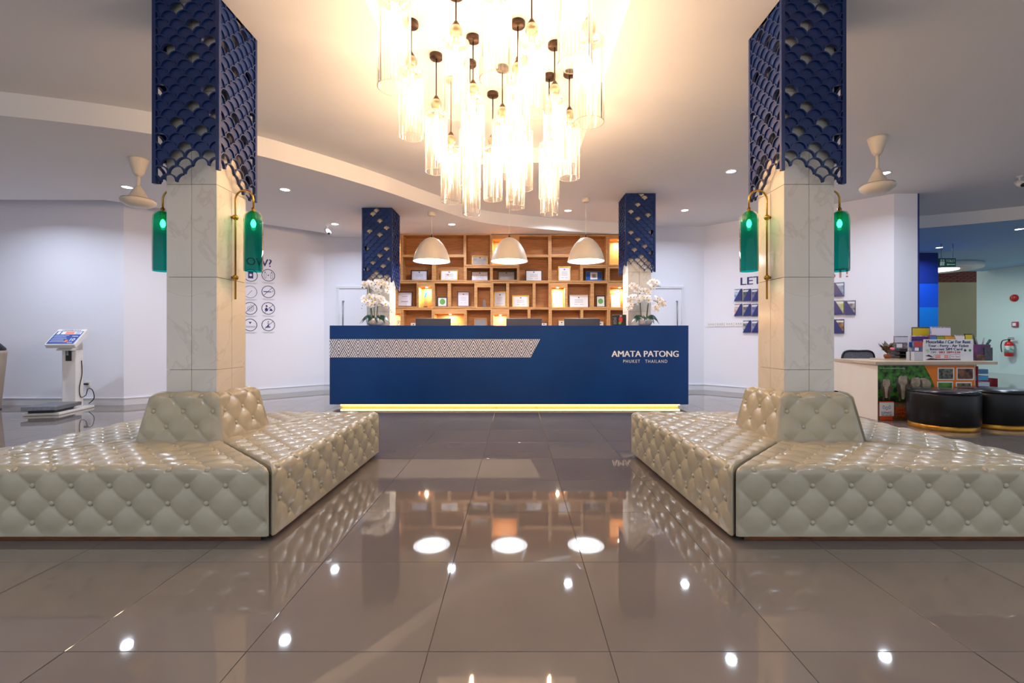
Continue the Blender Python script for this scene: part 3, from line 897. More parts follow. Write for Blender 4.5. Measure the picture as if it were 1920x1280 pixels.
# ------------------------------------------------------------------ orchids on the counter
m_petal = mat('white_petal', (250, 250, 255), 0.6); m_lip = mat('yellow_lip', (222, 190, 80), 0.6); m_leaf = mat('orchid_leaf', (24, 58, 44), 0.3, var=.3, vscale=15)
m_stem = mat('orchid_stem', (70, 84, 40), 0.5, var=.2, vscale=20)
bl = MB()
for k, (a, L, wd) in enumerate(((90, .030, .026), (18, .036, .036), (162, .036, .036), (234, .03, .024), (306, .03, .024))):
    a = math.radians(a); c, s = math.cos(a), math.sin(a)
    pts = [(0, 0), (.45 * L, .42 * wd), (.8 * L, .38 * wd), (L, 0), (.8 * L, -.38 * wd), (.45 * L, -.42 * wd)]
    zz = [0, .004, .003, -.004, .003, .004]
    bl.add([(p[0] * c - p[1] * s, -.006 - z - .0006 * k, p[0] * s + p[1] * c) for p, z in zip(pts, zz)], [[0, 1, 2, 3, 4, 5]], 0)
bl.lathe([(0, .014), (.006, .010), (.007, .004), (0, 0)], 6, (0, -.006, -.004), 1, M=Matrix.Rotation(PI / 2, 4, 'X'))
blossom_me = bl.mesh('blossom', [m_petal, m_lip])
bud_me = MB().lathe([(0, -.008), (.005, -.004), (.006, .002), (0, .009)], 6).mesh('bud', [mat('bud_green', (60, 66, 50), 0.5)])


def orchid(label, px, pot_w, blooms, buds, stems):
    d = 6.82; base = Vector((PX(px, d), d, ZT))
    t = thing('potted_orchid', label, 'plant', base, 0, 'orchids on the counter')
    k = d / F; r = pot_w * k / 2
    obj('pot', MB().lathe([(0, 0), (r * .62, 0), (r * .85, .03), (r, .065), (r * .96, .105), (r * .88, .105), (r * .84, .09), (0, .088)], 28), mat('pot_cream', (226, 216, 204), 0.4, var=.04), t)
    rel = lambda q: P(q[0], q[1], d) - base
    for st in stems:
        pts = [rel(q) for q in st]
        pts = [p + Vector((0, -.012 * i, 0)) for i, p in enumerate(pts)]
        obj('stem', MB().tube([pts[0] + Vector((0, 0, -.03))] + pts, .006, 6), m_stem, t)
    for i, q in enumerate(blooms):
        o = link('blossom', blossom_me, t, rel(q) + Vector((0, -.02 - .03 * random.random(), 0)))
        o.rotation_euler = (random.uniform(-.5, .3), random.uniform(-.6, .6), random.uniform(-.7, .7)); s = random.uniform(1.5, 1.9); o.scale = (s, s, s)
    for q in buds: link('bud', bud_me, t, rel(q) + Vector((0, -.02, 0)), (random.uniform(-.5, .5), random.uniform(-.5, .5), 0))
    for a, L in ((-172, .21), (-150, .18), (-105, .17), (-62, .17), (-28, .19), (6, .21), (150, .16)):
        a = math.radians(a); mb = MB(); n = 6; vs = []
        for i in range(n + 1):
            s = i / n; rr = .02 + L * s * .95; z = .10 + .075 * math.sin(s * 2.2) - .13 * s * s; wv = .034 * math.sin(PI * min(1, .12 + s * .88)) + .002
            for e in (-1, 0, 1):
                vs.append((math.cos(a) * rr - math.sin(a) * wv * e, math.sin(a) * rr + math.cos(a) * wv * e, z + e * wv * .75 * (1 if math.cos(a) > 0 else -1) * (-1 if e else 1) * -1 + (0 if e else -.006)))
        fs = [[i * 3 + q, i * 3 + q + 1, i * 3 + q + 4, i * 3 + q + 3] for i in range(n) for q in (0, 1)]
        obj('leaf', mb.add(vs, fs, 0, True), m_leaf, t)


orchid('white orchid in a cream bowl on the patterned counter end', 703, 32,
       [(687, 533), (692, 530), (697, 532), (701, 538), (706, 541), (712, 534), (717, 529), (722, 533), (728, 540), (727, 547), (713, 545), (683, 536), (708, 530),
        (684, 559), (689, 563), (694, 556), (699, 560), (703, 557), (700, 566), (706, 562), (711, 559), (716, 560), (720, 566), (724, 570), (729, 575), (690, 569), (697, 571), (712, 567), (686, 566)],
       [(680, 573), (679, 578), (733, 581), (735, 585), (726, 545), (719, 572), (684, 561), (685, 565)],
       [[(696, 598), (695, 570), (694, 545), (695, 536), (688, 532)], [(706, 598), (709, 570), (713, 545), (718, 534), (726, 540)], [(702, 598), (702, 575), (706, 562), (720, 566), (731, 578)], [(698, 590), (696, 572), (690, 562), (682, 570)]])
orchid('white orchid in a cream bowl on the lettered counter end', 1209.5, 28,
       [(1185, 535), (1189, 539), (1194, 543), (1199, 547), (1203, 545), (1212, 545), (1216, 549), (1217, 532), (1222, 528), (1226, 534), (1229, 530), (1222, 537),
        (1179, 563), (1183, 558), (1188, 564), (1182, 571), (1193, 566), (1178, 577), (1203, 556), (1207, 559), (1213, 558), (1196, 562), (1216, 563), (1229, 560), (1234, 562), (1239, 567), (1243, 571), (1233, 572), (1230, 579), (1226, 575), (1187, 558)],
       [(1229, 524), (1232, 527), (1234, 536), (1237, 537), (1176, 580), (1181, 583), (1232, 577), (1234, 581), (1243, 574), (1231, 583)],
       [[(1202, 596), (1200, 568), (1199, 550), (1193, 543), (1183, 535)], [(1213, 596), (1215, 570), (1218, 548), (1221, 536), (1234, 537)], [(1212, 596), (1214, 572), (1220, 562), (1231, 566), (1233, 580)], [(1202, 590), (1200, 570), (1193, 565), (1180, 577)]])

# ------------------------------------------------------------------ wall shelf of oak boxes with certificates
SF, SB = 8.72, 9.0 - .10
kx = SF / F
sx = lambda px: (px - CX) * kx
sz = lambda py: H - (py - CY) * kx
CELLS = [  # x0 x1 y0 y1 lit   (pixel openings)
    (706, 751, 448.6, 495, 1), (706, 751, 502.5, 525.5, 0), (756.3, 869.2, 441.1, 477.2, 0), (874.3, 918.9, 441, 496, 0), (923.5, 968.8, 448, 496.5, 1), (973.8, 1028, 443.4, 477.5, 0),
    (1033.9, 1088, 442, 476.8, 0), (1093.5, 1136.4, 443, 496.5, 0), (1143, 1186, 448, 496, 1),
    (755.6, 810, 482, 525, 0), (817, 869.9, 482, 525, 0), (875, 918.9, 502.2, 525.7, 0), (924, 969.3, 502.3, 524.5, 0), (973.5, 1028, 482, 526, 0), (1034, 1088, 482, 526, 0),
    (1093, 1136, 502.2, 526, 0), (1143, 1186, 503, 526, 0),
    (706, 736, 531, 574.5, 0), (743, 781.6, 531, 574.5, 0), (785.5, 809.8, 537, 576, 1), (815, 839.5, 531, 574.5, 0), (845.4, 889.5, 531, 574.5, 0), (894.9, 919.6, 538.4, 575.5, 0), (925, 949.3, 531, 575, 0),
    (954.5, 998.8, 531, 575.5, 0), (1004, 1028.5, 531, 576, 0), (1034, 1059, 537.6, 576, 1), (1064, 1107.4, 532, 575.5, 0), (1113.3, 1138.6, 531, 575, 0), (1143.5, 1186, 537.6, 576, 1),
    (706, 751, 587, 622, 1), (756.5, 809.5, 581, 622, 0), (814.5, 870.2, 588, 622, 1), (875.3, 920, 581, 622, 0), (925.5, 949.8, 589.5, 622, 1), (954.8, 989.3, 580, 622, 0), (994.5, 1028.7, 580, 622, 0),
    (1034.6, 1088.4, 581, 622, 0), (1093.4, 1138.4, 581, 622, 0), (1144, 1186, 581, 622, 0)]
t = thing('wall_shelf', 'wall wide oak shelf of staggered boxes, some lit, holding certificates', 'shelf', (0, SF, 0))
SHX0, SHX1, SHZ1 = sx(702), sx(1190), 3.0
SHELF_FLOOR = {}
rects = []
th = .024
for i, (x0, x1, y0, y1, lit) in enumerate(CELLS):
    a, b, z0, z1 = sx(x0), sx(x1), sz(y1), sz(y0)
    rects.append((a - th, b + th, z0 - th, z1 + th))
    mb = MB(); D = .27
    mb.box(a - th, a, -.012, D, z0 - th, z1 + th); mb.box(b, b + th, -.012, D, z0 - th, z1 + th)
    mb.box(a, b, -.012, D, z0 - th, z0); mb.box(a, b, -.012, D, z1, z1 + th)
    bo = obj('shelf_box', mb, m_wood, t)
    obj('back', MB().box(a, b, D - .012, D, z0, z1), m_wood2, bo)
    if lit:
        obj('spot', MB().lathe([(0, 0), (.022, 0), (.022, -.008), (0, -.008)], 12, ((a + b) / 2, .12, z1)), emat('shelf_spot', (1.0, .78, .42), 16.0), bo)
        lamp('AREA', 'shelf_spot_light', bo, ((a + b) / 2, .12, z1 - .012), P_CELL, (1.0, .86, .56), .05)
xs = sorted({SHX0, SHX1} | {v for r in rects for v in r[:2]}); zs = sorted({0.0, SHZ1} | {v for r in rects for v in r[2:]})
fa = MB()
for i in range(len(xs) - 1):
    for j in range(len(zs) - 1):
        xm, zm_ = (xs[i] + xs[i + 1]) / 2, (zs[j] + zs[j + 1]) / 2
        if xm < SHX0 or xm > SHX1 or zm_ > SHZ1: continue
        if any(r[0] < xm < r[1] and r[2] < zm_ < r[3] for r in rects): continue
        fa.add([(xs[i], 0, zs[j]), (xs[i + 1], 0, zs[j]), (xs[i + 1], 0, zs[j + 1]), (xs[i], 0, zs[j + 1])], [[0, 1, 2, 3]])
obj('fascia', fa, m_wood, t)
obj('carcass', MB().box(SHX0, SHX1, .272, .29, 0, SHZ1).box(SHX0 - .01, SHX0, 0, .29, 0, SHZ1).box(SHX1, SHX1 + .01, 0, .29, 0, SHZ1), m_wood2, t)

m_gold = mat('gold_frame', (206, 164, 78), 0.35, metal=.5, var=.1, vscale=30); m_dred = mat('dark_red_wood', (84, 34, 26), 0.4, var=.2, vscale=20)
m_dbrown = mat('dark_brown_wood', (66, 42, 30), 0.4, var=.2, vscale=20); m_lav = mat('lavender_paper', (214, 212, 226), 0.5, var=.02)
m_green = mat('green_print', (96, 170, 84), 0.5, var=.05); m_cblue = mat('certificate_blue', (24, 86, 176), 0.4, var=.05); m_greyp = mat('grey_certificate', (176, 168, 164), 0.5, var=.06, vscale=40)
m_pale = mat('pale_frame', (226, 222, 220), 0.4)
DC = 8.86
CERT = [  # x0 x1 y0 y1 floor-y frame paper style label
    (884.7, 915.2, 476.3, 495.3, 496, m_gold, m_greyp, 'grey', 'grey certificate with small portraits in a thin gold frame, second row'),
    (770.4, 801.6, 503.8, 524.3, 525, m_dbrown, m_lav, 'plain', 'certificate in a dark brown frame beneath the first white dome lamp'),
    (825.4, 858.8, 504, 525, 525, m_gold, m_paper, 'flag', 'gold framed certificate with a red mark, beside the first dome lamp'),
    (883, 916, 505.7, 525, 525.7, m_dbrown, m_lav, 'plain', 'dark framed landscape certificate below the grey one'),
    (933, 966, 505.7, 524, 524.5, m_dbrown, m_greyp, 'plain', 'grey landscape certificate below the middle dome lamp'),
    (985, 1017, 503.5, 525.5, 526, m_dbrown, m_paper, 'plain', 'white landscape certificate between the middle and third dome lamps'),
    (1046.5, 1070.3, 497, 525.5, 526, m_gold, m_paper, 'dot', 'upright certificate in a gold frame left of the third dome lamp'),
    (1097.7, 1129.7, 505.7, 525.8, 526, m_steel, m_cblue, 'badge', 'bright blue plaque with a pale square badge'),
    (743.7, 773.4, 545, 574, 574.5, m_dred, m_lav, 'word', 'upright letter in a dark red frame next to the far orchid pillar'),
    (820, 838.7, 555.4, 574.3, 574.5, m_black, m_green, 'round', 'small green round award in a black frame near the bright lit box'),
    (857.3, 880.3, 544.3, 574, 574.5, m_dred, m_lav, 'plain', 'tall white certificate in a dark red frame at the shelf centre'),
    (925.6, 948.6, 545, 574.7, 575, m_gold, m_lav, 'plain', 'tall certificate in a thin gold frame at the shelf centre'),
    (960.4, 992.3, 552.5, 575.3, 575.5, mat('yellow_frame', (226, 190, 60), .4), m_paper, 'crest', 'landscape certificate in a yellow frame with a crest'),
    (1034.6, 1057, 544.3, 575.5, 576, m_gold, m_paper, 'plain', 'glowing white certificate inside the lit box of the third row'),
    (1068, 1103, 551.8, 575.3, 575.5, m_pale, m_paper, 'plain', 'wide white certificate in a pale frame'),
    (1117.8, 1134.9, 553, 574.8, 575, m_black, m_green, 'round', 'small green award in a black frame near the lettered end pillar'),
    (1145, 1163.8, 548, 575.8, 576, m_gold, m_paper, 'plain', 'certificate leaning in the lit box against the lettered end pillar'),
    (888.5, 913, 595.5, 621, 622, m_wood, m_grey, 'word', 'grey plaque on a wooden board in the bottom row'),
    (744, 750, 600, 621, 622, m_black, m_paper, 'plain', 'black framed picture half hidden by the far pillar, bottom row'),
    (1013, 1026.5, 603, 621, 622, m_dred, m_paper, 'plain', 'small white card in a red frame behind the middle monitor'),
    (1047, 1060, 599, 621, 622, m_gold, m_paper, 'crest', 'small gold framed picture beside the last monitor, bottom row'),
    (1121, 1132, 601, 621, 622, m_gold, m_paper, 'crest', 'small gold framed picture at the end of the last monitor'),
    (770, 779.5, 604, 621, 622, m_pale, m_paper, 'plain', 'small white card peeking over the first monitor')]
for i, (x0, x1, y0, y1, yf, fm, pm, st, lab) in enumerate(CERT):
    k = DC / F; w = (x1 - x0) * k / 2; h_ = (y1 - y0) * k; zf = sz(yf)
    t = thing('framed_certificate', lab, 'framed certificate', (PX((x0 + x1) / 2, DC), DC, zf + .002), 0, 'certificates on the shelf')
    t.rotation_euler = (-.09, 0, random.uniform(-.08, .08))
    b = min(.02, w * .18)
    fr = MB(); fr.box(-w, w, -.008, .012, 0, b, 0, .002); fr.box(-w, w, -.008, .012, h_ - b, h_, 0, .002); fr.box(-w, -w + b, -.008, .012, b, h_ - b, 0, .002); fr.box(w - b, w, -.008, .012, b, h_ - b, 0, .002)
    obj('frame', fr, fm, t)
    sh = MB().box(-w + b, w - b, 0, .006, b, h_ - b, 0)
    ms = [pm, m_grey, m_ink, mat('red_print', (190, 60, 60), .5), m_paper]
    def ln(z, ww, hh, mi, xo=0): sh.box(xo - ww, xo + ww, -.0012, 0, z - hh, z + hh, mi)
    if st in ('plain', 'flag', 'crest', 'dot', 'grey'):
        sh.box(-.012, .012, -.0012, 0, h_ * .80 - .01, h_ * .80 + .01, 2)
        for q in (.62, .52, .42): ln(h_ * q, w * .45, .003, 1)
        ln(h_ * .25, w * .2, .003, 1, w * .3); ln(h_ * .25, w * .2, .003, 1, -w * .3)
    if st == 'flag': ln(h_ * .55, w * .1, .008, 3, -w * .15)
    if st == 'grey':
        for q in (-.6, .6): sh.box(w * q - .03, w * q + .03, -.0013, 0, h_ * .5, h_ * .78, 1)
    if st == 'word': ln(h_ * .35, w * .45, .008, 1); ln(h_ * .7, w * .4, .004, 1)
    if st == 'round':
        sh.prism([(w * .55 * math.cos(a), h_ * .52 + w * .6 * math.sin(a)) for a in [2 * PI * q / 20 for q in range(20)]], (0, .0015), 1, M=Matrix.Rotation(PI / 2, 4, 'X'))
        ms = [m_paper, m_green, m_ink, m_ink, m_paper]; ln(h_ * .52, w * .4, .004, 4)
    if st == 'badge':
        sh.box(-w * .42, w * .42, -.003, 0, h_ * .18, h_ * .85, 4); sh.box(-w * .22, w * .22, -.004, 0, h_ * .35, h_ * .7, 1)
    obj('sheet', sh, ms, t)
# glass trophies
m_crys = thinglass('trophy_glass', (.86, .93, 1.0), 0.10, trans=.1, ior=1.5)
t = thing('glass_trophy', 'clear glass trophy with a blue tip in the bright lit box', 'trophy', (PX(798, DC), DC, sz(576)), 0)
obj('base', MB().box(-.035, .035, -.03, .03, 0, .03, 0, .004), m_black, t)
obj('body', MB().prism([(-.03, .03), (.03, .03), (.04, .2), (.02, .33), (-.02, .27)], (-.012, .012), M=Matrix.Rotation(PI / 2, 4, 'X')), m_crys, t)
obj('wing', MB().prism([(-.03, .19), (.0, .21), (.06, .33), (.02, .30), (-.01, .27)], (-.016, .016), M=Matrix.Rotation(PI / 2, 4, 'X')), mat('blue_crystal', (40, 150, 220), .15), t)
t = thing('glass_trophy', 'small clear glass trophy in the unlit fascia box', 'trophy', (PX(908, DC), DC, sz(575.5)), 0)
obj('base', MB().box(-.045, .045, -.03, .03, 0, .025, 0, .004), m_crys, t)
obj('body', MB().prism([(-.03, .025), (.03, .025), (.025, .13), (0, .16), (-.025, .13)], (-.01, .01), M=Matrix.Rotation(PI / 2, 4, 'X')), m_crys, t)
t = thing('glass_trophy', 'flat glass award standing in the lit box behind the first monitor', 'trophy', (PX(853, DC), DC, sz(622)), 0)
obj('base', MB().box(-.07, .07, -.03, .03, 0, .02, 0, .004), m_pale, t)
obj('body', MB().box(-.08, .08, -.006, .006, .02, .19, 0, .002), m_crys, t)

# ------------------------------------------------------------------ brass wall lamps with green glass
m_gg = thinglass('green_glass', (.006, .47, .42), 0.02, trans=.08, ior=1.12, rough=.04, tcol=(.0, .42, .36))
m_gb = emat('green_bulb', (1.0, 1.0, .30), 30.0)
tubeg = MB().lathe([(.014, 0), (.045, -.012), (.058, -.04), (.0605, -.08), (.0605, -.4), (.059, -.417)], 32)
tubeg.f = [f for f in tubeg.f if len(f) <= 4]; tubeg.m = tubeg.m[:len(tubeg.f)]; tubeg.sm = tubeg.sm[:len(tubeg.f)]
tubeg_me = tubeg.mesh('glass_shade', [m_gg])
gbulb_me = MB().lathe([(0, -.06), (.009, -.065), (.015, -.08), (.016, -.095), (.009, -.112), (0, -.116)], 14).mesh('bulb', [m_gb])
gsock_me = MB().lathe([(0, .02), (.012, .02), (.014, 0), (.018, -.005), (.018, -.05), (.010, -.062), (0, -.062)], 14).mesh('socket', [m_brass])


def sconce(label, wx, y, sgn):
    """wx: wall face x; sgn: the direction the arm reaches"""
    t = thing('wall_lamp', label, 'wall lamp', (wx, y, 1.3), 0, 'green glass wall lamps on the pillars')
    o = .024 * sgn
    pts = [(o, 0, 0.0), (o, 0, .68)]
    r = .062
    pts += [(o + sgn * (r - r * math.cos(a)), 0, .69 + r * math.sin(a)) for a in [PI * i / 12 for i in range(0, 13)]]
    pts += [(o + sgn * 2 * r, 0, .625)]
    obj('arm', MB().tube(pts, .0062, 10), m_brass, t)
    for z in (.565, .15):
        b = MB(); b.lathe([(0, -.019), (.012, -.016), (.019, -.006), (.019, .006), (.012, .016), (0, .019)], 14, (o, 0, z))
        b.cyl((0, 0, z), (o, 0, z), .009, n=10)
        obj('wall_mount', b, m_brass, t)
    for nm, me in (('glass_shade', tubeg_me), ('bulb', gbulb_me), ('socket', gsock_me)):
        link(nm, me, t, (o + sgn * 2 * r, 0, .61))
    return t


sconce('green glass wall lamp on brass rod, aisle face of the kiosk side pillar', LP[0] + .1645, 3.15, 1)
sconce('green glass wall lamp half hidden behind the kiosk side pillar', LP[0] - .1645, 3.15, -1)
sconce('green glass wall lamp on brass rod, aisle face of the tour desk side pillar', RP[0] - .1645, 3.15, -1)
sconce('green glass wall lamp half hidden behind the tour desk side pillar', RP[0] + .1645, 3.15, 1)

# ------------------------------------------------------------------ ceiling fans without blades, cameras
def fan(label, px, y0, y1, zc, d, tilt):
    t = thing('ceiling_fan', label, 'ceiling fan', (PX(px, d), d, zc), 0, 'bladeless white ceiling fans')
    L = zc - PZ(y1, d)
    obj('canopy', MB().lathe([(.095, 0), (.09, -.02), (.05, -.16), (.03, -.19), (0, -.19)], 28), m_cream, t)
    obj('rod', MB().cyl((0, 0, -.18), (0, 0, -L * .60), .016, n=12), m_cream, t)
    obj('housing', MB().lathe([(.022, -L * .56), (.035, -L * .60), (.09, -L * .80), (.15, -L * .84), (.165, -L * .88), (.158, -L * .93), (.12, -L * .975), (.09, -L), (0, -L)], 36), m_cream, t)
    obj('housing_ring', MB().lathe([(.152, -L * .845), (.156, -L * .845), (.156, -L * .852), (.152, -L * .852)], 36), mat('fan_dark_line', (120, 100, 84), .5), t)


fan('bladeless white ceiling fan hanging before the wall with the weighing kiosk', 259.5, 305, 388, ZL, 5.05, 0)
fan('bladeless white ceiling fan hanging above the tour desk', 1645, 265, 362, ZH, 5.02, 0)


def cctv(label, p, dirv, zc):
    t = thing('security_camera', label, 'camera', p, 0, 'white security cameras')
    obj('mount', MB().lathe([(.035, 0), (.035, -.012), (.012, -.02), (.012, -.09), (0, -.09)], 16), m_white, t)
    q = Vector(dirv).to_track_quat('Z', 'Y').to_matrix().to_4x4(); q = Matrix.Translation((0, 0, -.10)) @ q
    obj('body', MB().lathe([(0, -.07), (.035, -.06), (.042, .0), (.04, .07), (0, .07)], 18, M=q), m_white, t)
    obj('lens', MB().lathe([(0, .072), (.027, .072), (.027, .078), (0, .078)], 14, M=q), m_black, t)


cctv('white bullet camera under the low ceiling beside the back corner', (PX(614, 8.05), 8.05, ZL), (.6, -.55, -.6), ZL)
cctv('white security camera on the raised ceiling towards the corridor', (PX(1912, 6.2), 6.2, ZH), (-.25, -.8, -.55), ZH)

# ------------------------------------------------------------------ graphics on the angled walls
def hit(px, py, a, b, off=0.0):
    """point on the vertical wall plane a-b behind pixel (px,py)"""
    dx, dy = b[0] - a[0], b[1] - a[1]; kx_ = (px - CX) / F
    # (kx*d - a.x)*dy - (d - a.y)*dx = 0
    d = (a[0] * dy - a[1] * dx) / (kx_ * dy - dx)
    L = math.hypot(dx, dy); n = Vector((dy / L, -dx / L, 0))
    return P(px, py, d) + n * off, Vector((dx / L, dy / L, 0)), n


tx = MB(); p, xd, nn = hit(509, 500.5, WA1, WB1, .003)
tx.text('KNOW?', p, xd, (0, 0, 1), .135, align='R', bold=.02)
tag(obj('wall_lettering', tx, m_ink), 'navy lettering ending in W? above the house rule icons', 'lettering')
lx = MB()
pa, xd2, n2 = hit(1389, 533.5, WC0, WC1, .004); pb, _, _ = hit(1590, 520, WC0, WC1, .004)
full = (pb - pa).length; pa.z = pb.z = 2.01
lx.text("LET'S GET", pa, xd2, (0, 0, 1), .15, full * .62, bold=.02)
tag(obj('wall_lettering', lx, m_ink), "navy lettering starting LET' above the brochure holders, behind the pillar", 'lettering')
lx = MB(); lx.text("LOST!", pb, xd2, (0, 0, 1), .15, full * .31, align='R', bold=.02)
tag(obj('wall_lettering', lx, mat('copper_print', (176, 124, 116), .5)), 'copper coloured lettering ending in ST! beneath the green glass lamp', 'lettering')

ICONS = [(470, 516, 'passport', 'round passport icon, upper one half covered by the green glass lamp'), (503, 516, 'pair', 'round icon of two bottles and a plus sign under the question mark'),
         (469, 547, 'clock', 'pale grey round icon with a diagonal stroke, second row by the pillar'), (503, 547, 'smoke', 'round no smoking icon with crossed cigarette'),
         (469, 578, 'spiral', 'round crossed out icon of a spiky fruit, third row by the pillar'), (503, 578, 'pets', 'round no pets icon with two navy animals'),
         (469, 609, 'dive', 'round icon of a triangle over water waves, lowest by the pillar'), (503, 609, 'shake', 'round crossed out icon of a hand over a dish, lowest row')]
for px, py, kd, lab in ICONS:
    p, xd, nn = hit(px, py, WA1, WB1, .002)
    t = thing('wall_icon', lab, 'sign', p, 0, 'house rule icons on the wall')
    up = Vector((0, 0, 1)); r = .112
    Mx = Matrix(((xd.x, up.x, nn.x, 0), (xd.y, up.y, nn.y, 0), (xd.z, up.z, nn.z, 0), (0, 0, 0, 1)))
    rg = MB(); n = 40; vs = []
    for i in range(n):
        a = 2 * PI * i / n
        for rr in (r, r - .011): vs.append((Mx @ Vector((rr * math.cos(a), rr * math.sin(a), .001)))[:])
    rg.add(vs, [[i * 2, ((i + 1) % n) * 2, ((i + 1) % n) * 2 + 1, i * 2 + 1] for i in range(n)])
    obj('ring', rg, m_grey if kd == 'clock' else mat('icon_dark', (44, 46, 84), .5), t)
    g = MB()
    def pl(pts, z=.001): g.add([(Mx @ Vector((a * r, b * r, z)))[:] for a, b in pts], [list(range(len(pts)))])
    def el(cx_, cy_, a, b, n=14): pl([(cx_ + a * math.cos(2 * PI * i / n), cy_ + b * math.sin(2 * PI * i / n)) for i in range(n)])
    def bar(x0, y0, x1, y1, w):
        L = math.hypot(x1 - x0, y1 - y0); nx_, ny_ = -(y1 - y0) / L * w, (x1 - x0) / L * w
        pl([(x0 + nx_, y0 + ny_), (x0 - nx_, y0 - ny_), (x1 - nx_, y1 - ny_), (x1 + nx_, y1 + ny_)])
    if kd == 'passport':
        pl([(-.36, -.48), (.36, -.48), (.36, .6), (-.36, .6)])
    if kd == 'pair':
        bar(-.12, 0, .12, 0, .04); bar(0, -.12, 0, .12, .04)
        for q in (-.48, .48):
            bar(q - .13, -.5, q - .13, .3, .02); bar(q + .13, -.5, q + .13, .3, .02); bar(q - .13, -.5, q + .13, -.5, .02); el(q, .5, .09, .07); bar(q - .13, .3, q, .45, .02); bar(q + .13, .3, q, .45, .02)
    if kd == 'clock': bar(-.4, -.55, .25, .25, .04)
    if kd == 'smoke': bar(-.7, .02, .45, .02, .06); bar(-.68, -.6, .6, .72, .035); bar(.55, .1, .68, .3, .02); bar(.62, .0, .75, .2, .02)
    if kd == 'spiral':
        for q in range(44):
            a0, a1 = q * .32, (q + 1) * .32; r0, r1 = .05 + .0115 * q, .05 + .0115 * (q + 1)
            bar(r0 * math.cos(a0), r0 * math.sin(a0), r1 * math.cos(a1), r1 * math.sin(a1), .025)
        bar(-.68, -.68, .68, .68, .035)
    if kd == 'pets':
        pl([(-.5, -.42), (-.05, -.42), (-.1, -.05), (-.28, .15), (-.5, -.1)]); pl([(-.4, .2), (-.05, .3), (-.2, .5), (-.38, .58), (-.36, .36)]); pl([(.15, -.4), (.68, -.4), (.5, -.05), (.3, 0)]); bar(-.5, -.68, .7, .6, .035)
        el(.2, .12, .09, .09)
    if kd == 'dive':
        pl([(-.2, .5), (.2, .5), (0, .12)])
        for yy in (-.22, -.4):
            for q in range(10): bar(-.75 + q * .15, yy + (.05 if q % 2 else 0), -.75 + (q + 1) * .15, yy + (0 if q % 2 else .05), .02)
    if kd == 'shake':
        pl([(-.45, -.42), (.35, -.42), (.25, -.22), (-.3, -.25)]); bar(-.1, -.2, .1, .1, .1); pl([(-.12, .62), (.12, .62), (0, .45)]); bar(-.15, .3, .15, .3, .05); bar(-.5, -.6, .72, .62, .035)
    obj('symbol', g, m_grey if kd == 'clock' else m_ink, t)
    if kd == 'passport':
        ov = MB(); ov.add([(Mx @ Vector((r * .2 * math.cos(2 * PI * i / 12), r * (.05 + .2 * math.sin(2 * PI * i / 12)), .002)))[:] for i in range(12)], [list(range(12))])
        obj('symbol_light', ov, m_paper, t)
    cp = MB()
    for q, (w_, yy) in enumerate(((.95, -1.22), (.7, -1.36))):
        cp.add([(Mx @ Vector((a * r, b * r, .001)))[:] for a, b in ((-w_, yy), (w_, yy), (w_, yy + .06), (-w_, yy + .06))], [[0, 1, 2, 3]])
    obj('caption', cp, mat('caption_grey', (176, 178, 190), .6), t)

# brochure holders with brochures
m_hold = mat('navy_acrylic', (28, 44, 116), 0.3, var=.05)
pics = [((70, 150, 210), (210, 220, 226)), ((96, 110, 110), (50, 70, 80)), ((120, 120, 190), (70, 70, 90)), ((206, 140, 96), (210, 206, 220)), ((150, 150, 160), (80, 80, 70)), ((130, 130, 200), (90, 100, 140)),
        ((180, 190, 196), (90, 90, 90)), ((150, 150, 200), (90, 100, 120)), ((120, 140, 180), (170, 180, 190)), ((150, 190, 70), (220, 190, 170)), ((180, 180, 186), (90, 60, 60)), ((180, 130, 80), (70, 60, 50))]
HOLD = [(1384.5, 553, 1, 'beside the wall edge, top row'), (1401, 553, 1, 'second in the top row'), (1417.5, 553, 1, 'half behind the pillar, top row'), (1384.5, 581, 1, 'beside the wall edge, middle row'),
        (1401, 581, 1, 'second in the middle row'), (1417.5, 581, 1, 'half behind the pillar, middle row'), (1401, 612, 1, 'alone at the start of the bottom row'), (1417.5, 612, 1, 'half behind the pillar, bottom row'),
        (1573.5, 542.5, -1, 'top one under the exclamation mark'), (1573.5, 576.5, -1, 'middle one beside the pillar, tour desk side'), (1594.5, 576.5, -1, 'outermost one towards the tour desk'), (1573.5, 611.5, -1, 'lowest one beside the pillar, tour desk side')]
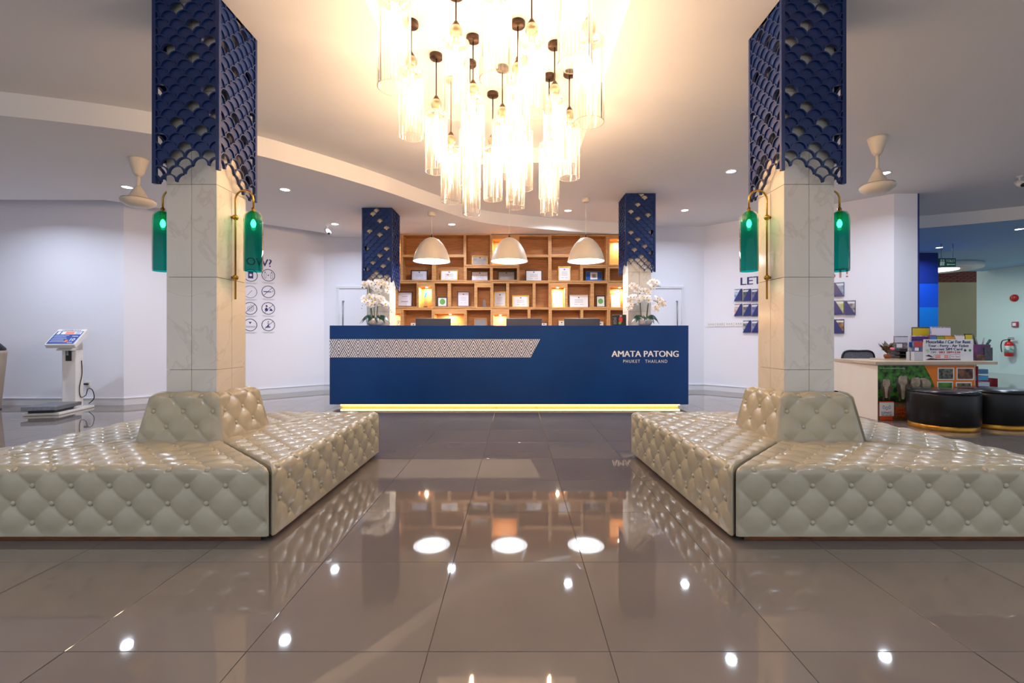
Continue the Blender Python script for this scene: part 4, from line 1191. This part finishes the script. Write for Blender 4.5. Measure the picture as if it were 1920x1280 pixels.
for i, (px, py, sg, lab) in enumerate(HOLD):
    p, xd, nn = hit(px, py, WC0, WC1, 0.0)
    Mx = Matrix(((xd.x, 0, nn.x, 0), (xd.y, 0, nn.y, 0), (0, 1, 0, 0), (0, 0, 0, 1)))
    w, h_ = .068, (.112 if sg > 0 else .115)
    t = thing('brochure_holder', 'navy wall brochure holder, ' + lab, 'brochure holder', p, 0, 'brochure holders on the angled wall')
    hb = MB()
    hb.prism([(-w, -h_), (w, -h_), (w, h_), (-w, h_)], (0.001, .004), M=Mx)
    hb.prism([(-w, -h_), (w, -h_), (w, -h_ + .006), (-w, -h_ + .006)], (.004, .034), M=Mx)
    fp = [(-w, -h_), (w, -h_), (w, h_ * .98), (w * .72, h_ * .98)] if sg > 0 else [(w, -h_), (-w, -h_), (-w, h_ * .98), (-w * .72, h_ * .98)]
    hb.prism(fp, (.032, .036), M=Mx)
    e = w * sg
    hb.prism([(e - .002, -h_), (e + .002, -h_), (e + .002, h_), (e - .002, h_)], (.004, .036), M=Mx)
    obj('pocket', hb, m_hold, t)
    b = MB(); b.prism([(-w + .006, -h_ + .008), (w - .006, -h_ + .008), (w - .006, h_ * .92), (-w + .006, h_ * .92)], (.010, .026), M=Mx)
    b.prism([(-w + .006, h_ * .55), (w - .006, h_ * .55), (w - .006, h_ * .80), (-w + .006, h_ * .80)], (.026, .0268), 1, M=Mx)
    c1_, c2_ = pics[i]
    o = obj('brochure', b, [mat('brochure_print_%d' % i, c1_, .35, col2=c2_, vscale=22), m_paper]); o.location = p
    tag(o, 'printed brochure in the navy holder, ' + lab, 'brochure', 'brochures in the wall holders')

# sockets
p, xd, nn = hit(1359, 608, WC0, WC1, 0)
p = Vector((PX(1359, 8.74), 8.74, PZ(608, 8.74)))
p, xd, nn = hit(1359, 608.5, WC0, WC1, 0)
t = thing('socket_strip', 'row of white power sockets on the wall beside the counter', 'socket', p)
Mx = Matrix(((xd.x, 0, nn.x, 0), (xd.y, 0, nn.y, 0), (0, 1, 0, 0), (0, 0, 0, 1)))
for q in range(4):
    u = (-.255 + q * .17)
    s = MB().prism([(u - .078, -.038), (u + .078, -.038), (u + .078, .038), (u - .078, .038)], (0, .011), M=Mx)
    for v_ in (-.04, 0, .04): s.prism([(u + v_ - .006, .0), (u + v_ + .006, .0), (u + v_ + .006, .022), (u + v_ - .006, .022)], (.011, .0122), 1, M=Mx)
    obj('socket_plate', s, [m_white, m_grey], t)

# ------------------------------------------------------------------ weighing kiosk
t = thing('weighing_kiosk', 'white luggage weighing kiosk with sloped blue display panel and steel platform', 'scale', (-6.37, 6.38, 0), math.radians(14))
obj('base_plate', MB().box(-.20, .20, -.36, .36, 0.0, .035, 0, .006), m_white, t)
obj('platform', MB().box(-.19, .19, -.41, .10, .072, .125, 0, .006), m_steel, t, label='brushed steel weighing platform')
obj('load_cell', MB().box(-.14, .14, -.36, .02, .035, .072), m_black, t)
obj('column', MB().box(-.085, .085, .16, .32, .035, .96, 0, .008), m_white, t)
hd = Matrix.Translation((0, .13, 1.02)) @ Matrix.Rotation(math.radians(38), 4, 'X') @ Matrix.Diagonal((.70, 1, 1, 1))
obj('head', MB().box(-.25, .25, -.18, .18, -.035, .035, 0, .008, M=hd).prism([(-.10, -.15), (.16, .02), (.16, -.15)], (-.085, .085), M=Matrix.Translation((0, .14, 1.0)) @ Matrix(((0, 0, 1, 0), (1, 0, 0, 0), (0, 1, 0, 0), (0, 0, 0, 1)))), m_white, t)
dp = MB()
def dq(x0, x1, y0, y1, mi, z=.037): dp.add([(hd @ Vector((a, b, z)))[:] for a, b in ((x0, y0), (x1, y0), (x1, y1), (x0, y1))], [[0, 1, 2, 3]], mi)
dq(-.225, .225, -.165, .125, 0); dq(-.13, .21, .05, .115, 1, .038); dq(-.20, -.15, .05, .115, 1, .038); dq(-.06, .09, .055, .11, 2, .039); dq(.11, .19, .055, .11, 3, .039)
for q in range(5): dq(-.20, .04 - .03 * (q % 2), .02 - q * .035, .028 - q * .035, 1, .038)
dq(.10, .2, .0, .012, 1, .038); dq(.04, .09, -.13, -.075, 4, .038)
dp.text('10', hd @ Vector((.115, -.10, .038)), hd.to_3x3() @ Vector((1, 0, 0)), hd.to_3x3() @ Vector((0, 1, 0)), .06, .052, m=1, bold=.02)
dp.text('KG.', hd @ Vector((.11, -.15, .038)), hd.to_3x3() @ Vector((1, 0, 0)), hd.to_3x3() @ Vector((0, 1, 0)), .03, .056, m=1)
dp.text('LUGGAGE SCALE', hd @ Vector((-.16, .137, .037)), hd.to_3x3() @ Vector((1, 0, 0)), hd.to_3x3() @ Vector((0, 1, 0)), .024, .224, m=5, bold=.01)
obj('display', dp, [mat('display_blue', (28, 68, 150), .35), m_paper, emat('red_digits', (1.0, .16, .12), 1.6), mat('display_grey', (180, 190, 214), .4), mat('display_orange', (226, 120, 80), .5), m_ink], t)
obj('coin_slot', MB().box(-.035, .035, .150, .162, .70, .87, 0, .003).box(-.022, .0, .146, .151, .78, .85, 1), [m_black, m_grey], t)
obj('key_lock', MB().lathe([(0, 0), (.012, 0), (.012, .006), (0, .006)], 12, (0, .16, .905), M=Matrix.Rotation(PI / 2, 4, 'X')), m_black, t)
obj('cable', MB().tube(spline([(.09, .27, .70), (.095, .27, .50), (.092, .22, .30), (.092, .25, .17), (.13, .29, .19), (.15, .30, .28), (.20, .31, .26), (.22, .31, .14), (.15, .32, .06)], 5), .006, 6), m_black, t)
p = P(165, 719.5, 6.976)
t = thing('wall_socket', 'small wall socket with black plug behind the weighing kiosk', 'socket', (p.x, 6.976, p.z))
obj('plate', MB().box(-.045, .045, -.010, 0, -.04, .04, 0, .003), m_white, t)
obj('plug', MB().box(-.03, .02, -.045, -.010, -.012, .014, 0, .004), m_black, t)
# bin at the picture edge
xb = PX(-44, 6.3)
t = thing('litter_bin', 'tan tapered litter bin with black lid, cut by the picture edge', 'bin', (xb - .09, 6.45, 0))
obj('body', MB().lathe([(0, .01), (.17, .01), (.175, .03), (.235, .80), (.24, .84), (.22, .85), (0, .85)], 32), mat('bin_tan', (176, 160, 142), .5, var=.06), t)
obj('lid', MB().lathe([(.225, .85), (.225, .88), (.16, .96), (.05, 1.0), (0, 1.0)], 32), m_black, t)
obj('base_ring', MB().lathe([(0, 0), (.18, 0), (.18, .015), (0, .015)], 24), m_black, t)

# ------------------------------------------------------------------ tour desk
DF = 5.69
m_dtop = mat('desk_top_beige', (196, 176, 150), 0.4, var=.06, vscale=6); m_dwhite = mat('desk_white', (232, 222, 214), .45, var=.02)
dx0, dx1 = 4.51, PX(1829, DF)
t = thing('tour_desk', 'white tour desk with beige top and elephant poster on its front', 'desk', (dx0, DF, 0), .0)
obj('side_panel', MB().box(0, .025, 0.0, .80, 0, .70, 0, .002).add([], []), m_dwhite, t)
obj('side_panel', MB().box(dx1 - dx0 - .025, dx1 - dx0, 0.03, .70, 0, .70, 0, .002), m_dwhite, t)
obj('front_panel', MB().box(.025, dx1 - dx0 - .0, 0.0, .022, 0, .70, 0, .002), m_dwhite, t)
obj('desk_top', MB().prism([(-.045, -.03), (PX(1866, DF) - dx0, -.03), (PX(1866, DF) - dx0 + .08, .78), (.09, .86), (-.0, .86)], (.70, .735)), m_dtop, t)
# elephant poster
mp_ = lambda px, py, lay: Vector((PX(px, DF) - dx0, -.002 - lay * .0022, PZ(py, DF)))
m_fol = mat('poster_foliage', (66, 138, 32), .5, col2=(10, 30, 12), vscale=16, ramp=(.38, .62))
m_fold = mat('poster_dark_foliage', (34, 66, 26), .5, col2=(8, 18, 8), vscale=18)
m_el = mat('poster_elephant', (184, 170, 148), .5, col2=(138, 124, 108), vscale=14); m_eld = mat('poster_elephant_dark', (100, 86, 72), .5, col2=(62, 52, 44), vscale=14)
m_or = mat('poster_orange', (226, 120, 14), .45); m_earth = mat('poster_earth', (130, 92, 56), .5, col2=(92, 62, 38), vscale=20)
m_redo = mat('poster_red', (214, 74, 30), .5); m_ph1 = mat('photo_grey_green', (120, 124, 104), .5, col2=(24, 28, 22), vscale=26); m_ph2 = mat('photo_brown', (132, 84, 60), .5, col2=(20, 16, 18), vscale=14)
m_ph3 = mat('photo_grass', (92, 146, 60), .5, col2=(24, 88, 44), vscale=8); m_ph4 = mat('photo_ele', (122, 116, 84), .5, col2=(30, 36, 20), vscale=22)
PM = [m_fol, m_fold, m_el, m_eld, m_or, m_earth, m_redo, m_paper, m_ph1, m_ph2, m_ph3, m_ph4, m_ink]
ps = MB()
def pp(pts, m, lay=1): ps.add([mp_(x, y, lay)[:] for x, y in pts], [list(range(len(pts)))], m)
def pe(cx_, cy_, a, b, m, lay=1, n=18): pp([(cx_ + a * math.cos(2 * PI * i / n), cy_ + b * math.sin(2 * PI * i / n)) for i in range(n)], m, lay)
pp([(1645.9, 684.5), (1827, 684.5), (1827, 787.9), (1645.9, 787.9)], 0, 0)
pp([(1646, 745), (1827, 745), (1827, 788), (1646, 788)], 1, .3)
pp([(1646, 757), (1660, 753), (1690, 755), (1725, 753), (1827, 755), (1827, 788), (1646, 788)], 5, .6)
cv_ = [(1732 + 24 * math.sin(q / 8 * 1.5) , 684.5 + 62 * (q / 8)) for q in range(9)]
pp(cv_ + [(1827, 746.5), (1827, 684.5)], 4, 1)
for (ex, ey, s) in ((1661, 713, .82), (1692, 708, 1.0), (1716, 711, 1.0)):   # three elephants, heads on, trunks down
    if ex > 1700:
        pe(ex + 14, ey + 10, 15 * s, 13 * s, 2, 1.5)
    else:
        pe(ex + 1, ey + 14, 13 * s, 19 * s, 3, 1.4)
    pe(ex - 8 * s, ey + 9, 5 * s, 10 * s, 3, 1.8); pe(ex + 8 * s, ey + 9, 5 * s, 10 * s, 3, 1.8)
    pe(ex, ey + 6, 8.5 * s, 9.5 * s, 2, 2.2); pe(ex - 3.2 * s, ey + .5, 5 * s, 4.5 * s, 2, 2.3); pe(ex + 3.2 * s, ey + .5, 5 * s, 4.5 * s, 2, 2.4)
    pp([(ex - 5 * s, ey + 11), (ex + 5 * s, ey + 11), (ex + 3.4 * s, ey + 26 * s), (ex + 2.6 * s, ey + 40 * s), (ex - 2.2 * s, ey + 40 * s), (ex - 3.2 * s, ey + 26 * s)], 2, 2.5)
    for lx_ in (-8, 5):
        pp([(ex + lx_ * s, ey + 22 * s), (ex + (lx_ + 4.5) * s, ey + 22 * s), (ex + (lx_ + 4) * s, ey + 44 * s), (ex + lx_ * s, ey + 44 * s)], 3, 1.6)
    pe(ex, ey + 2.5, 4 * s, 5 * s, 2, 2.25); pe(ex - 5 * s, ey + 9 * s, .7, .7, 3, 2.8, 8); pe(ex + 5 * s, ey + 9 * s, .7, .7, 3, 2.8, 8)
ps.text('book your adventure today', mp_(1649, 691.5, 2), (1, 0, 0), (0, 0, 1), 2.6 * DF / F, 47 * DF / F, m=7, bold=.01)
for i, (x0, x1, y0, y1) in enumerate(((1757, 1788, 689, 712), (1792.5, 1825, 689, 712), (1756, 1786, 715, 738), (1791, 1821, 716, 738))):
    pp([(x0, y1), (x1, y1), (x1, y0), (x0, y0)], 7, 2 + i * .1); pp([(x0 + 2, y1 - 2), (x1 - 2, y1 - 2), (x1 - 2, y0 + 2), (x0 + 2, y0 + 2)], 8 + i, 3)
pp([(1647.5, 781), (1675, 781), (1675, 752), (1647.5, 752)], 6, 2); pp([(1648, 779.5), (1675, 779.5), (1675, 754), (1648, 754)], 7, 3); pp([(1649, 789 - 2), (1673, 789 - 2), (1673, 781), (1649, 781)], 6, 2.2)
ps.text('ELEPHANT', mp_(1651.5, 775.3, 4), (1, 0, 0), (0, 0, 1), 4.2 * DF / F, 19.5 * DF / F, m=12, bold=.0)
ps.text('SMALL SANCTUARY', mp_(1651.5, 778.6, 4), (1, 0, 0), (0, 0, 1), 2 * DF / F, 19.5 * DF / F, m=12, bold=.02)
for q in range(3): pe(1656 + q * 5.5, 763 + (q % 2) * 2, 2.2, 3.4, 12, 3.4 + q * .1, 8)
for q in range(3): pe(1656 + q * 5.5, 763 + (q % 2) * 2, 1.5, 2.6, 7, 3.8 + q * .1, 8)
for q, w_ in enumerate(('BEAUTIFUL', 'EXPERIENCE', 'MAJESTIC')):
    ps.text(w_, mp_(1679, 767.5 + q * 6.9, 3), (1, 0, .02), (.18, 0, 1), 4.9 * DF / F, len(w_) * 4.4 * DF / F, m=6, bold=.03)
obj('elephant_poster', ps, PM, t)

# sign board and what stands on the desk
ZD = .735; DS = 5.73
t = thing('sign_board', 'white upright board advertising motorbike and car rental on the tour desk', 'sign', (PX(1778.5, DS), DS, ZD))
sb = MB(); ww = 46.5 * DS / F; hh = PZ(636, DS) - ZD
obj('board', MB().box(-ww, ww, 0, .006, 0, hh, 0, .001), m_paper, t)
sp = lambda px, py, lay=1: Vector((PX(px, DS) - PX(1778.5, DS), -.001 - lay * .0006, PZ(py, DS) - ZD))
pk = DS / F; U = (0, 0, 1); X_ = (1, 0, 0)
sb.text('Motorbike / Car For Rent', sp(1736.5, 643.5), X_, U, 6.0 * pk, 83 * pk, m=0, bold=.03)
sb.text('Tour - Ferry - Air Ticket', sp(1740, 651.5), X_, U, 6.0 * pk, 76 * pk, m=0, bold=.03)
sb.text('Internet SIM Card', sp(1744, 656.5), X_, U, 4.6 * pk, 60 * pk, m=0, bold=.03)
sb.text('OM :', sp(1745, 662), X_, U, 3.6 * pk, 13 * pk, m=1, bold=0)
sb.text('083 3891536', sp(1760.5, 662), X_, U, 3.8 * pk, 40 * pk, m=2, bold=.03)
def sq(x0, x1, y0, y1, mi, lay=1): sb.add([sp(x0, y1, lay)[:], sp(x1, y1, lay)[:], sp(x1, y0, lay)[:], sp(x0, y0, lay)[:]], [[0, 1, 2, 3]], mi)
for a, b in ((1750.5, 1780), (1781, 1800)):
    sq(a, b, 664.3, 672.6, 3, 1); sq(a + .5, b - .5, 664.8, 672.1, 4, 2)
for q, (x0, x1) in enumerate(((1753, 1763), (1770, 1778))):
    for r in range(2): sq(x0, x1, 665.8 + r * 3, 667.8 + r * 3, 5, 3)
sb.text('Pay', sp(1783, 669.6, 3), X_, U, 2.4 * pk, 6 * pk, m=1); sb.text('Now', sp(1791.5, 669.6, 3), X_, U, 2.4 * pk, 7 * pk, m=1)
sb.add([sp(x, y, 1)[:] for x, y in ((1735, 674), (1745, 671), (1760, 672.8), (1801, 673.3), (1801, 674.6), (1740, 674.8))], [[0, 1, 2, 3, 4, 5]], 6)
sb.add([sp(x, y, 2)[:] for x, y in ((1735, 667), (1741, 664.5), (1748, 668), (1749, 670), (1742, 668.5))], [[0, 1, 2, 3, 4]], 1)
for c_, mi in ((1809.5, 1), (1818.5, 7)):
    sb.add([(sp(c_ + 2.4 * math.cos(a), 656.5 + 2.2 * math.sin(a), 1))[:] for a in [2 * PI * q / 12 for q in range(12)]], [list(range(12))[::-1]], mi)
sb.add([sp(x, y, 1)[:] for x, y in ((1736, 655), (1740, 654), (1743, 659), (1739, 661))], [[0, 1, 2, 3]], 8)
obj('print', sb, [m_ink, mat('print_black', (50, 50, 60), .5), mat('print_red', (204, 52, 40), .5), m_grey, mat('pink_paper', (240, 220, 224), .5), mat('pale_red', (224, 130, 120), .5), mat('dark_red_photo', (120, 50, 46), .5, col2=(40, 24, 24), vscale=40),
                  mat('app_green', (40, 140, 60), .5), mat('pale_green', (176, 214, 176), .5)], t)
# rear raised shelf on the desk
tag(obj('riser_shelf', MB().box(PX(1653, 6.1), PX(1740, 6.1), 6.05, 6.31, ZD, ZD + .018, 0, .003), m_dtop), 'low beige riser board lying on the tour desk under the plant', 'shelf')
ZR2 = ZD + .018
t = thing('potted_plant', 'small brown leaved plant with a pink flower in an orange pot', 'plant', (PX(1664, 6.12), 6.12, ZR2))
obj('pot', MB().lathe([(0, 0), (.03, 0), (.045, .03), (.04, .055), (.03, .06), (0, .058)], 16), mat('pot_orange', (150, 84, 44), .4, var=.2, vscale=20), t)
m_bl = mat('brown_leaf', (112, 86, 58), .5, col2=(70, 60, 40), vscale=30)
for q in range(26):
    a = random.uniform(0, 2 * PI); L = random.uniform(.06, .14); zt_ = random.uniform(.05, .20); w_ = .034
    b0 = Vector((0, 0, .06)); tip = Vector((math.cos(a) * L, math.sin(a) * L * .6, .04 + zt_)); mid_ = (b0 + tip) / 2 + Vector((0, 0, .03)); sd = Vector((-math.sin(a), math.cos(a), 0)) * w_
    obj('leaf', MB().add([b0, mid_ + sd, tip, mid_ - sd, mid_ + Vector((0, 0, -.006))], [[0, 1, 4], [1, 2, 4], [2, 3, 4], [3, 0, 4]]), m_bl, t)
obj('flower', MB().lathe([(0, -.02), (.022, -.012), (.03, .004), (.018, .018), (0, .02)], 8, (.015, -.06, .13)), mat('pink_flower', (232, 110, 140), .6), t)
t = thing('document_tray', 'stack of dark letter trays beside the plant on the tour desk', 'tray', (PX(1705, 6.1), 6.1, ZR2))
for z in (0, .045, .09):
    tr = MB().box(-.13, .13, 0, .18, z, z + .006).box(-.13, -.124, 0, .18, z, z + .04).box(.124, .13, 0, .18, z, z + .04).box(-.13, .13, .174, .18, z, z + .04).box(-.13, .13, 0, .004, z, z + .015)
    obj('tray', tr, mat('tray_dark', (62, 58, 64), .4, var=.1), t)
def leaflet(label, px0, px1, y0, y1, d, c1, c2, tilt=-.15, rz=0.0, z=None, vs_=30):
    w = (px1 - px0) * d / F / 2; zb = ZD if z is None else z; h_ = PZ(y0, d) - zb
    t = thing('leaflet_stand', label, 'leaflets', (PX((px0 + px1) / 2, d), d, zb), rz, 'leaflet stands on the tour desk')
    obj('holder', MB().box(-w, w, 0, .05, 0, h_ * .45, 0, .002), mat('clear_holder', (190, 194, 206), .2), t)
    hl = MB().box(-w * .96, w * .96, .008, .03, h_ * .05, h_, 0)
    hl.box(-w * .96, w * .96, .006, .008, h_ * .72, h_ * .96, 1); hl.box(-w * .7, w * .1, .006, .008, h_ * .50, h_ * .66, 2)
    obj('leaflets', hl, [mat('leaflet_' + label[:14].replace(' ', '_'), c2, .4, var=.4, vscale=vs_), mat('leafleta_' + label[:14].replace(' ', '_'), c1, .4), m_paper], t)
leaflet('yellow topped leaflets in the tall stand at the back of the desk', 1711.5, 1744, 613, 0, 6.47, (206, 176, 40), (110, 110, 80))
leaflet('white price sheet with small photos, tallest stand on the desk', 1747, 1784, 612.5, 0, 6.35, (226, 214, 228), (200, 190, 206))
leaflet('purple and white leaflets under the yellow stand', 1709, 1742, 629, 0, 6.38, (84, 52, 120), (226, 218, 226))
leaflet('blue and red leaflets behind the white board', 1745, 1757, 628, 0, 6.1, (52, 110, 190), (180, 60, 80))
leaflet('green and yellow leaflets behind the white board', 1757.5, 1772, 629, 0, 6.1, (140, 150, 40), (90, 110, 40))
leaflet('orange leaflets behind the white board', 1772.5, 1791, 629, 0, 6.1, (210, 150, 30), (190, 120, 40))
leaflet('plain white leaflets behind the board near its end', 1792, 1810, 628, 0, 6.1, (230, 224, 226), (214, 206, 210))
leaflet('yellow leaflets with black top at the board end', 1811, 1824, 625.5, 0, 6.1, (220, 196, 30), (60, 58, 30))
leaflet('grey white leaflets beside the plant at the wall side', 1678, 1704, 630, 0, 6.42, (206, 206, 222), (150, 140, 150))
leaflet('blue leaflets leaning beside the dark trays', 1705, 1716, 640, 0, 5.98, (40, 90, 170), (200, 206, 220))
leaflet('red and blue photo leaflets in a clear stand', 1714, 1731, 639, 0, 5.92, (190, 70, 64), (120, 130, 180))
t = thing('pen_holder', 'mesh pen holder with purple box and pens at the desk end', 'pen holder', (PX(1842, 5.95), 5.95, ZD))
obj('box', MB().box(-.10, .09, -.02, .08, 0, .21, 0, .004), mat('purple_box', (108, 50, 110), .4, col2=(60, 40, 60), vscale=9), t)
obj('basket', MB().box(.0, .105, -.03, -.022, 0, .17, 0, .002).box(-.10, .0, -.03, -.022, 0, .08, 1, .002), [mat('mesh_grey', (96, 94, 104), .5, col2=(60, 58, 66), vscale=90), mat('amber_pack', (150, 96, 50), .4, col2=(60, 40, 30), vscale=14)], t)
for q, (x, z, r_) in enumerate(((-.09, .36, .009), (-.05, .30, .007), (.045, .30, .008), (.12, .27, .014))):
    obj('pen', MB().tube([(x * .6, .03, .18), (x * 1.1, .03, z)], r_, 8), [mat('pen_dark', (44, 70, 74), .4), m_grey, m_grey, mat('pen_green', (44, 84, 84), .4)][q], t)
t = thing('office_chair', 'black mesh backed chair behind the tour desk, only its top showing', 'chair', (PX(1609, 6.75), 6.75, 0))
w_ = 31 * 6.75 / F
pts = spline([(-w_, 0, .45), (-w_, 0, .66), (-w_ * .82, 0, .82), (0, 0, .835), (w_ * .82, 0, .82), (w_, 0, .66), (w_, 0, .45)], 6)
obj('back_frame', MB().tube(pts, .014, 8), m_black, t)
obj('back_mesh', MB().prism([(p_[0] * .95, p_[2] - .004) for p_ in pts], (-.004, .004), M=Matrix.Rotation(PI / 2, 4, 'X')), mat('chair_mesh', (120, 122, 136), .7, col2=(90, 92, 104), vscale=120), t)
obj('seat', MB().box(-w_, w_, -.4, .02, .42, .47, 0, .02, 3), m_black, t)
for x in (-1, 1):
    for y in (-.38, 0): obj('leg', MB().cyl((x * w_ * .9, y, 0), (x * w_ * .9, y, .43), .014, n=8), m_black, t)
# papers in the rack beside the desk
t = thing('paper_rack', 'rack of blue and white brochures at the end of the tour desk', 'rack', (PX(1848, 5.95), 5.95, 0))
obj('rack_frame', MB().box(-.10, -.094, 0, .25, 0, .66).box(.094 + .06, .10 + .06, 0, .25, 0, .5).box(-.1, .16, 0, .25, .0, .02), mat('rack_red', (176, 50, 60), .4), t)
for q in range(7):
    obj('brochure_pile', MB().box(-.09, .05 + .012 * q, .01, .22, .62 - q * .085 - .06, .62 - q * .085, 0, .004, M=Matrix.Rotation(random.uniform(-.03, .03), 4, 'Y')), [mat('pile_blue', (60, 112, 150), .4), mat('pile_sky', (60, 150, 200), .4), mat('pile_pale', (190, 200, 212), .4)][q % 3 if q < 4 else 2], t)
# two black stools
stm = MB
for (cx_, cy_, lab) in ((4.915, 5.255, 'round black leather stool with gold base, before the elephant poster'), (5.585, 5.35, 'round black leather stool with gold base, standing behind the other one')):
    if lab.startswith('round black leather stool with gold base, before'):
        t = thing('round_stool', lab, 'stool', (cx_, cy_, 0), 0, 'black stools at the tour desk')
        obj('seat_body', MB().lathe([(0, .055), (.308, .055), (.32, .07), (.323, .39), (.319, .405), (.308, .413)], 56), mat('black_leather', (12, 11, 12), .34, spec=.4, var=.2, vscale=6), t)
        obj('cushion', MB().lathe([(.302, .409), (.319, .414), (.317, .428), (.285, .440), (0, .446)], 56), mat('black_leather_top', (24, 24, 32), .2, spec=.6), t)
        obj('base_ring', MB().lathe([(0, 0), (.305, 0), (.308, .006), (.308, .05), (.302, .056), (0, .056)], 56), mat('gold_base', (206, 146, 54), .3, metal=.7, var=.15, vscale=12), t)
        st0 = t
    else: copy_tree(st0, (cx_, cy_, 0), label=lab)

# ------------------------------------------------------------------ corridor fittings
XW = 14.0
def wallp(px, py): d = XW / ((px - CX) / F); return Vector((XW - .001, d, PZ(py, d)))
p = wallp(1903, 558.5)
t = thing('alarm_bell', 'red round fire alarm bell on the mint corridor wall', 'alarm', p)
Ry = Matrix.Rotation(-PI / 2, 4, 'Y')
obj('gong', MB().lathe([(.10, .0), (.10, .03), (.095, .05), (.06, .075), (0, .08)], 28, M=Ry), mat('alarm_red', (190, 30, 34), .35), t)
obj('hub', MB().lathe([(.02, .078), (.02, .09), (0, .09)], 12, M=Ry), m_steel, t)
p = wallp(1905, 608)
t = thing('call_point', 'red break glass call point below the alarm bell', 'alarm', p)
obj('box', MB().box(-.05, 0, -.075, .075, -.075, .075, 0, .008), mat('call_red', (176, 60, 72), .4), t)
obj('glass', MB().box(-.054, -.05, -.045, .045, -.04, .04, 0, .002), m_paper, t)
p = wallp(1900, 668)
t = thing('fire_extinguisher', 'red fire extinguisher hanging on the mint corridor wall', 'fire extinguisher', p - Vector((.12, 0, 0)))
obj('cylinder', MB().lathe([(0, 0), (.085, .005), (.095, .03), (.095, .33), (.075, .40), (.03, .43), (0, .43)], 28), mat('extinguisher_red', (200, 26, 30), .3), t)
obj('label_band', MB().lathe([(.0965, .10), (.0965, .30)], 28), mat('label_white', (214, 226, 222), .5, col2=(60, 130, 110), vscale=14), t)
obj('valve', MB().lathe([(.02, .43), (.028, .45), (.028, .48), (0, .48)], 12).box(-.015, .015, -.13, .03, .48, .50, 0, .003).box(-.012, .012, -.12, .02, .52, .535, 0, .003), m_black, t)
obj('hose', MB().tube(spline([(-.02, .03, .47), (-.10, .08, .44), (-.12, .10, .30), (-.10, .10, .12)], 5), .012, 8), m_black, t)
obj('bracket', MB().box(.09, .12, -.04, .04, .30, .36, 0, .003), m_steel, t)
p = P(1777, 492, 9.6)
t = thing('toilet_sign', 'green hanging toilet sign with figures and arrow', 'sign', (p.x, p.y, p.z))
hw_ = 15.5 * 9.6 / F; hh_ = 8 * 9.6 / F
obj('board', MB().box(-hw_, hw_, 0, .03, -hh_, hh_, 0, .003), mat('sign_green', (16, 92, 68), .4), t)
obj('hanger', MB().cyl((-hw_ * .7, .015, hh_), (-hw_ * .7, .015, ZL - p.z), .006, n=6).cyl((hw_ * .7, .015, hh_), (hw_ * .7, .015, ZL - p.z), .006, n=6), m_steel, t)
sg = MB()
for q in (-.78, -.5):
    x = q * hw_
    sg.add([(x + .018 * math.cos(a), -.001, hh_ * .55 + .018 * math.sin(a)) for a in [2 * PI * i / 10 for i in range(10)]], [list(range(10))])
    sg.add([(x - .022, -.001, hh_ * .25), (x + .022, -.001, hh_ * .25), (x + (.03 if q < -.6 else .012), -.001, -hh_ * .7), (x - (.03 if q < -.6 else .012), -.001, -hh_ * .7)], [[0, 1, 2, 3]])
sg.text('TOILET', (-hw_ * .22, -.001, hh_ * .08), (1, 0, 0), (0, 0, 1), hh_ * .62, hw_ * 1.12, bold=.02)
sg.add([(-hw_ * .15, -.001, -hh_ * .45), (hw_ * .05, -.001, -hh_ * .2), (hw_ * .05, -.001, -hh_ * .7)], [[0, 2, 1]])
sg.box(hw_ * .05, hw_ * .88, -.0015, -.0005, -hh_ * .55, -hh_ * .35)
obj('print', sg, mat('sign_white', (214, 230, 222), .5), t)
t = thing('drum_light', 'large round white ceiling drum with glowing disc in the corridor', 'ceiling light', (PX(1752, 12.6), 12.6, ZL - .006))
obj('drum', MB().lathe([(.98, 0), (.98, -.10), (.96, -.12), (.55, -.12), (.5, -.10), (0, -.10)], 48), m_white, t)
obj('diffuser', MB().lathe([(.5, -.105), (.5, -.125), (0, -.125)], 40), emat('drum_glow', (.95, 1.0, .94), 3.0), t)
lamp('AREA', 'drum_lamp', t, (0, 0, -.14), 34, (.86, 1.0, .92), .9)
ct = thing('corridor_spot', 'ceiling spot before the corridor end, glowing warm', 'ceiling light', (13.2, 15.2, 3.7))
obj('body', MB().lathe([(.06, 0), (.06, -.02), (0, -.02)], 16), emat('corridor_spot_glow', (1, .9, .6), 6), ct)
lamp('AREA', 'corridor_spot_lamp', ct, (0, 0, -.03), 9, (1.0, .9, .62), .2)
